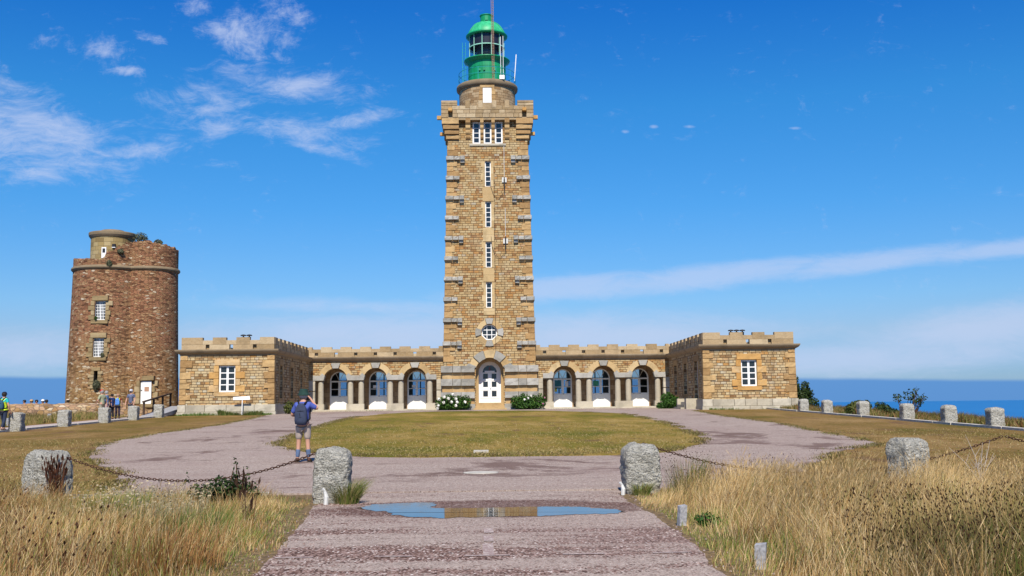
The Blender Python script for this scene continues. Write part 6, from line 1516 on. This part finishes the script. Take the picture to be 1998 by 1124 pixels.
    if shorts: Lp += [(mid((-.1, 0, .86), p['lk'], .5), .092), (mid((-.1, 0, .86), p['lk'], .88), .088), (mid((.1, 0, .86), p['rk'], .5), .092), (mid((.1, 0, .86), p['rk'], .88), .088)]; Le += [(1, 3), (3, 4), (2, 5), (5, 6)]
    else: Lp += [(p['lk'], .075), (mid(p['lk'], p['la'], .9), .062), (p['rk'], .075), (mid(p['rk'], p['ra'], .9), .062)]; Le += [(1, 3), (3, 4), (2, 5), (5, 6)]
    shell('shorts' if shorts else 'trousers', Lp, Le, cloth(legs))
    for a, sg in ((p['la'], -1), (p['ra'], 1)):
        shell('shoe', [((a[0], a[1]-.03, .045), .05), ((a[0]+sg*.01, a[1]+.06, .045), .048), ((a[0]+sg*.02, a[1]+.16, .04), .042), ((a[0], a[1]-.01, .10), .048)], [(0, 1), (1, 2), (0, 3)], cloth(shoes))
        if socks: k_ = p['lk'] if sg < 0 else p['rk']; shell('sock', [(mid(a, k_, .05), .05), (mid(a, k_, .3), .056), (mid(a, k_, .62), .062)], [(0, 1), (1, 2)], cloth(socks))
    HX = Vector(V((0, .02, 1.63)))
    if hair is not None:
        mb = MB(); mb.lathe([(.085*S, -.06*S), (.104*S, -.02*S), (.107*S, .03*S), (.098*S, .075*S), (.06*S, .108*S), (.001, .117*S)], 0, 0, 20, False); h_ = mb.build('hair', hair, t, True, local=True); h_.location = HX+Vector((0, -.016, .0))
    if hat is not None:
        mb = MB()
        if hatstyle == 'bucket': mb.lathe([(.15*S, -.005), (.152*S, .0), (.118*S, .045*S), (.112*S, .05*S), (.103*S, .12*S), (.085*S, .145*S), (.001, .15*S)], 0, 0, 24, False)
        else:
            mb.lathe([(.106*S, -.005), (.106*S, .04*S), (.09*S, .09*S), (.05*S, .117*S), (.001, .122*S)], 0, 0, 20, False)
            mb.hexa([(-.07, .08, -.002), (.07, .08, -.002), (.05, .18, -.012), (-.05, .18, -.012), (-.07, .08, .01), (.07, .08, .01), (.05, .18, 0), (-.05, .18, 0)])
        h_ = mb.build('hat', cloth(hat), t, True, local=True); h_.location = HX+Vector((0, -.005, .015 if hatstyle == 'bucket' else .02))
        h_.rotation_euler = (R_(4), 0, 0)
    if face:
        for sx_ in (-.032, .032):
            mb = MB(); mb.lathe([(.001, -.009), (.009, 0), (.001, .009)], 0, 0, 8, False); e_ = mb.build('eye', M_dark, t, True, local=True); e_.location = V((sx_, .112, 1.635))
        mb = MB(); mb.box(-.022, .022, -.004, .006, -.005, .005); e_ = mb.build('mouth', simple('lips', (.3, .1, .09), .6), t, local=True); e_.location = V((0, .103, 1.565))
        for sx_ in (-.09, .09):
            mb = MB(); mb.lathe([(.004, -.03), (.012, -.01), (.014, .015), (.004, .03)], 0, 0, 8); e_ = mb.build('ear', sk, t, True, local=True); e_.location = V((sx_, .01, 1.62))
    if pack is not None:
        pc, hgt = pack; mb = MB()
        n = 12
        for k, (zz, wx_, dy_) in enumerate(((-.5, .5, .5), (-.47, .9, .85), (-.3, 1, 1), (0, .98, .95), (.25, .85, .8), (.4, .62, .6), (.5, .3, .3))):
            for i in range(n):
                a = 2*math.pi*i/n; e = .5; c_, s_ = math.cos(a), math.sin(a)
                mb.v.append((.155*wx_*math.copysign(abs(c_)**e, c_), -.205+.085*dy_*math.copysign(abs(s_)**e, s_), 1.18+zz*hgt))
        for k in range(6):
            for i in range(n): j = (i+1) % n; mb.f.append((k*n+i, k*n+j, (k+1)*n+j, (k+1)*n+i)); mb.uv.append(None); mb.rnd.append(0)
        mb.f.append(tuple(6*n+i for i in range(n))); mb.f.append(tuple(reversed(range(n)))); mb.uv += [None]*2; mb.rnd += [0]*2
        mb.v = [V(v) for v in mb.v]; pk = mb.build('backpack', cloth(pc), t, True, local=True)
        mb = MB()
        for zz in (.08, -.22):
            mb.tube([V((.15*math.sin(a), -.20-.088*math.cos(a), 1.18+zz*hgt*(1.0)+.03*math.cos(a))) for a in (-1.2, -.6, 0, .6, 1.2)], .006*S, 5)
        mb.tube([V((-.01, -.297, 1.2)), V((.0, -.295, 1.12))], .006, 4); mb.build('zip', cloth((.01, .01, .012)), pk, local=True)
        mb = MB()
        for sg in (-1, 1):
            path = [V((sg*.03, -.16, 1.36)), V((sg*.085, -.13, 1.45)), V((sg*.12, -.03, 1.505)), V((sg*.125, .1, 1.45)), V((sg*.13, .16, 1.27)), V((sg*.15, .06, 1.06)), V((sg*.13, -.13, 1.0))]
            mb.tube(path, .022*S, 6)
        mb.build('strap', cloth((.015, .016, .02)), t, True, local=True)
    if vest is not None:
        Vp = [((0, 0, .93), .165), ((0, 0, 1.08), .158), ((0, 0, 1.27), .183), ((0, -.01, 1.41), .14), ((-.15, -.01, 1.42), .075), ((.15, -.01, 1.42), .075)]
        shell('safety_vest', Vp, [(0, 1), (1, 2), (2, 3), (3, 4), (3, 5)], vest, 1)
    return t
M_hiv = simple('fluorescent_yellow', (.62, .80, .03), .6, var=.05)
def plaidmat():
    m, N, b = newmat('blue_check_cloth'); p = N.n('ShaderNodeTexCoord').outputs['Object']; s_ = N.n('ShaderNodeSeparateXYZ'); N.link(p, s_.inputs[0])
    def ln(c): return N.m('GREATER_THAN', N.m('FRACT', N.m('MULTIPLY', c, 15)), .8)
    f = N.m('MAXIMUM', ln(s_.outputs[0]), ln(s_.outputs[2])); N.link(N.mix(f, (.02, .03, .08), (.25, .28, .38)), b.inputs['Base Color']); b.inputs['Roughness'].default_value = .85; return m
# main walker photographing on the forecourt
px, py = -4.57, 26.0
man = person('man seen from behind in blue T-shirt, green sun hat, dark backpack and khaki shorts', px, py, gz(py)+.03, R_(-6), 1.74,
             pose=dict(le=(-.30, .02, 1.15), lw=(-.22, .2, 1.13), re=(.345, .07, 1.30), rw=(.13, .22, 1.53), lk=(-.115, .03, .49), la=(-.13, -.02, .08), rk=(.115, .02, .49), ra=(.15, -.01, .08)),
             shirt=(.07, .10, .34), legs=(.36, .30, .26), shorts=True, skin=M_skin, hair=M_hairg, hat=(.02, .045, .038), hatstyle='bucket', pack=((.04, .05, .085), .52), socks=(.09, .13, .22), shoes=(.045, .035, .028), sleeve=.85, face=True)
cm = MB(); cm.box(-.07, .07, -.015, .015, -.045, .045); cm.lathe([(.025, 0), (.025, .03)], 0, 0, 10)
cmo = cm.build('camera', M_dark); tag(cmo, 'small black camera held up to the face by the man in blue', 'camera'); cmo.location = (px+.06*math.cos(R_(-6)), py+.28, gz(py)+.03+1.56)
def gat(u, y): return atY(u, 800, y).x
person('walker in yellow safety vest and dark cap at the left frame edge', gat(7, 48.2), 48.2, gz(48.2)+.05, R_(-15), 1.74, pose=dict(lk=(-.1, .12, .5), la=(-.1, .2, .1), rk=(.1, -.03, .5), ra=(.1, -.22, .1), re=(.28, -.02, 1.12), rw=(.27, .1, .9)), shirt=(.02, .42, .45), legs=(.03, .04, .07), vest=M_hiv, hat=(.015, .02, .04), hair=M_hair, pack=((.03, .08, .13), .42))
person('stout man in red cap and sage green shirt behind the third left bollard', gat(199, 61.6), 61.6, gz(61.6)+.05, R_(70), 1.80, pose=dict(le=(-.3, .05, 1.12), lw=(-.2, .2, 1.05), re=(.3, -.08, 1.16), rw=(.24, .02, .95), lean=.05), shirt=(.30, .31, .20), legs=(.30, .27, .2), hat=(.38, .03, .02), hair=M_hairg, sleeve=.8)
person('grey-haired person in pale trousers partly hidden behind the man in the red cap', gat(207, 64.6), 64.6, gz(64.6)+.05, R_(95), 1.74, shirt=(.10, .18, .32), legs=(.45, .30, .27), hair=M_hairg, longsleeve=True)
person('dark-haired person in dark blue top between the red cap and the blue backpack', gat(218, 65.2), 65.2, gz(65.2)+.05, R_(60), 1.55, pose=dict(le=(-.3, .1, 1.2), lw=(-.35, .3, 1.25)), shirt=(.02, .04, .12), legs=(.02, .02, .03), hair=M_hair)
person('person in yellow safety vest with blue backpack and dark trousers seen from behind', gat(229.5, 66.2), 66.2, gz(66.2)+.05, R_(8), 1.55, shirt=(.25, .03, .04), legs=(.05, .04, .06), vest=M_hiv, hair=simple('sandy_hair', (.35, .2, .13), .8), pack=((.10, .25, .62), .5))
person('man in chequered blue shirt and grey cap facing the camera by the old tower door', gat(255, 67.2), 67.2, gz(67.2)+.05, R_(176), 1.80, shirt=plaidmat(), legs=(.06, .06, .08), hat=(.45, .46, .50), hair=M_hairg, sleeve=.7, skin=M_skin)
behind = [(48, 779, 'person with curly black hair and black top beyond the low stone wall', (.015, .015, .02), M_hair, None, None, 170), (62, 778, 'person in straw hat and grey top beyond the low stone wall', (.4, .36, .36), M_hair, (.45, .30, .15), None, 150), (71.5, 779, 'dark-haired person in dark red top beyond the low stone wall', (.05, .01, .015), M_hair, None, None, 200),
          (84, 777, 'person in white cap and red top beyond the low stone wall', (.5, .03, .05), M_hair, (.75, .74, .74), None, 190), (91, 775, 'person with dark hair and white top beyond the low stone wall', (.7, .7, .72), M_hair, None, M_skind, 10), (133, 778, 'person in cream cap by the foot of the old tower beyond the wall', (.55, .7, .1), M_hair, (.7, .55, .42), M_skind, 30)]
for u, v, lb, sc_, hr, ht, sk_, ang in behind:
    Y = 80.0; tp = atY(u, v, Y); person(lb, tp.x, Y, gh(tp.x, Y), R_(ang), max(1.5, min(2.0, tp.z-gh(tp.x, Y)+.16)), shirt=sc_, hair=hr, hat=ht, skin=sk_)
tp = atY(145, 784, 78.9); person('person in white and blue cap leaning over the low wall near the tower', tp.x, 78.9, gh(tp.x, 78.9), R_(190), 1.62, shirt=(.7, .65, .5), hair=M_hairg, hat=(.3, .4, .75), pose=dict(lean=-.1))
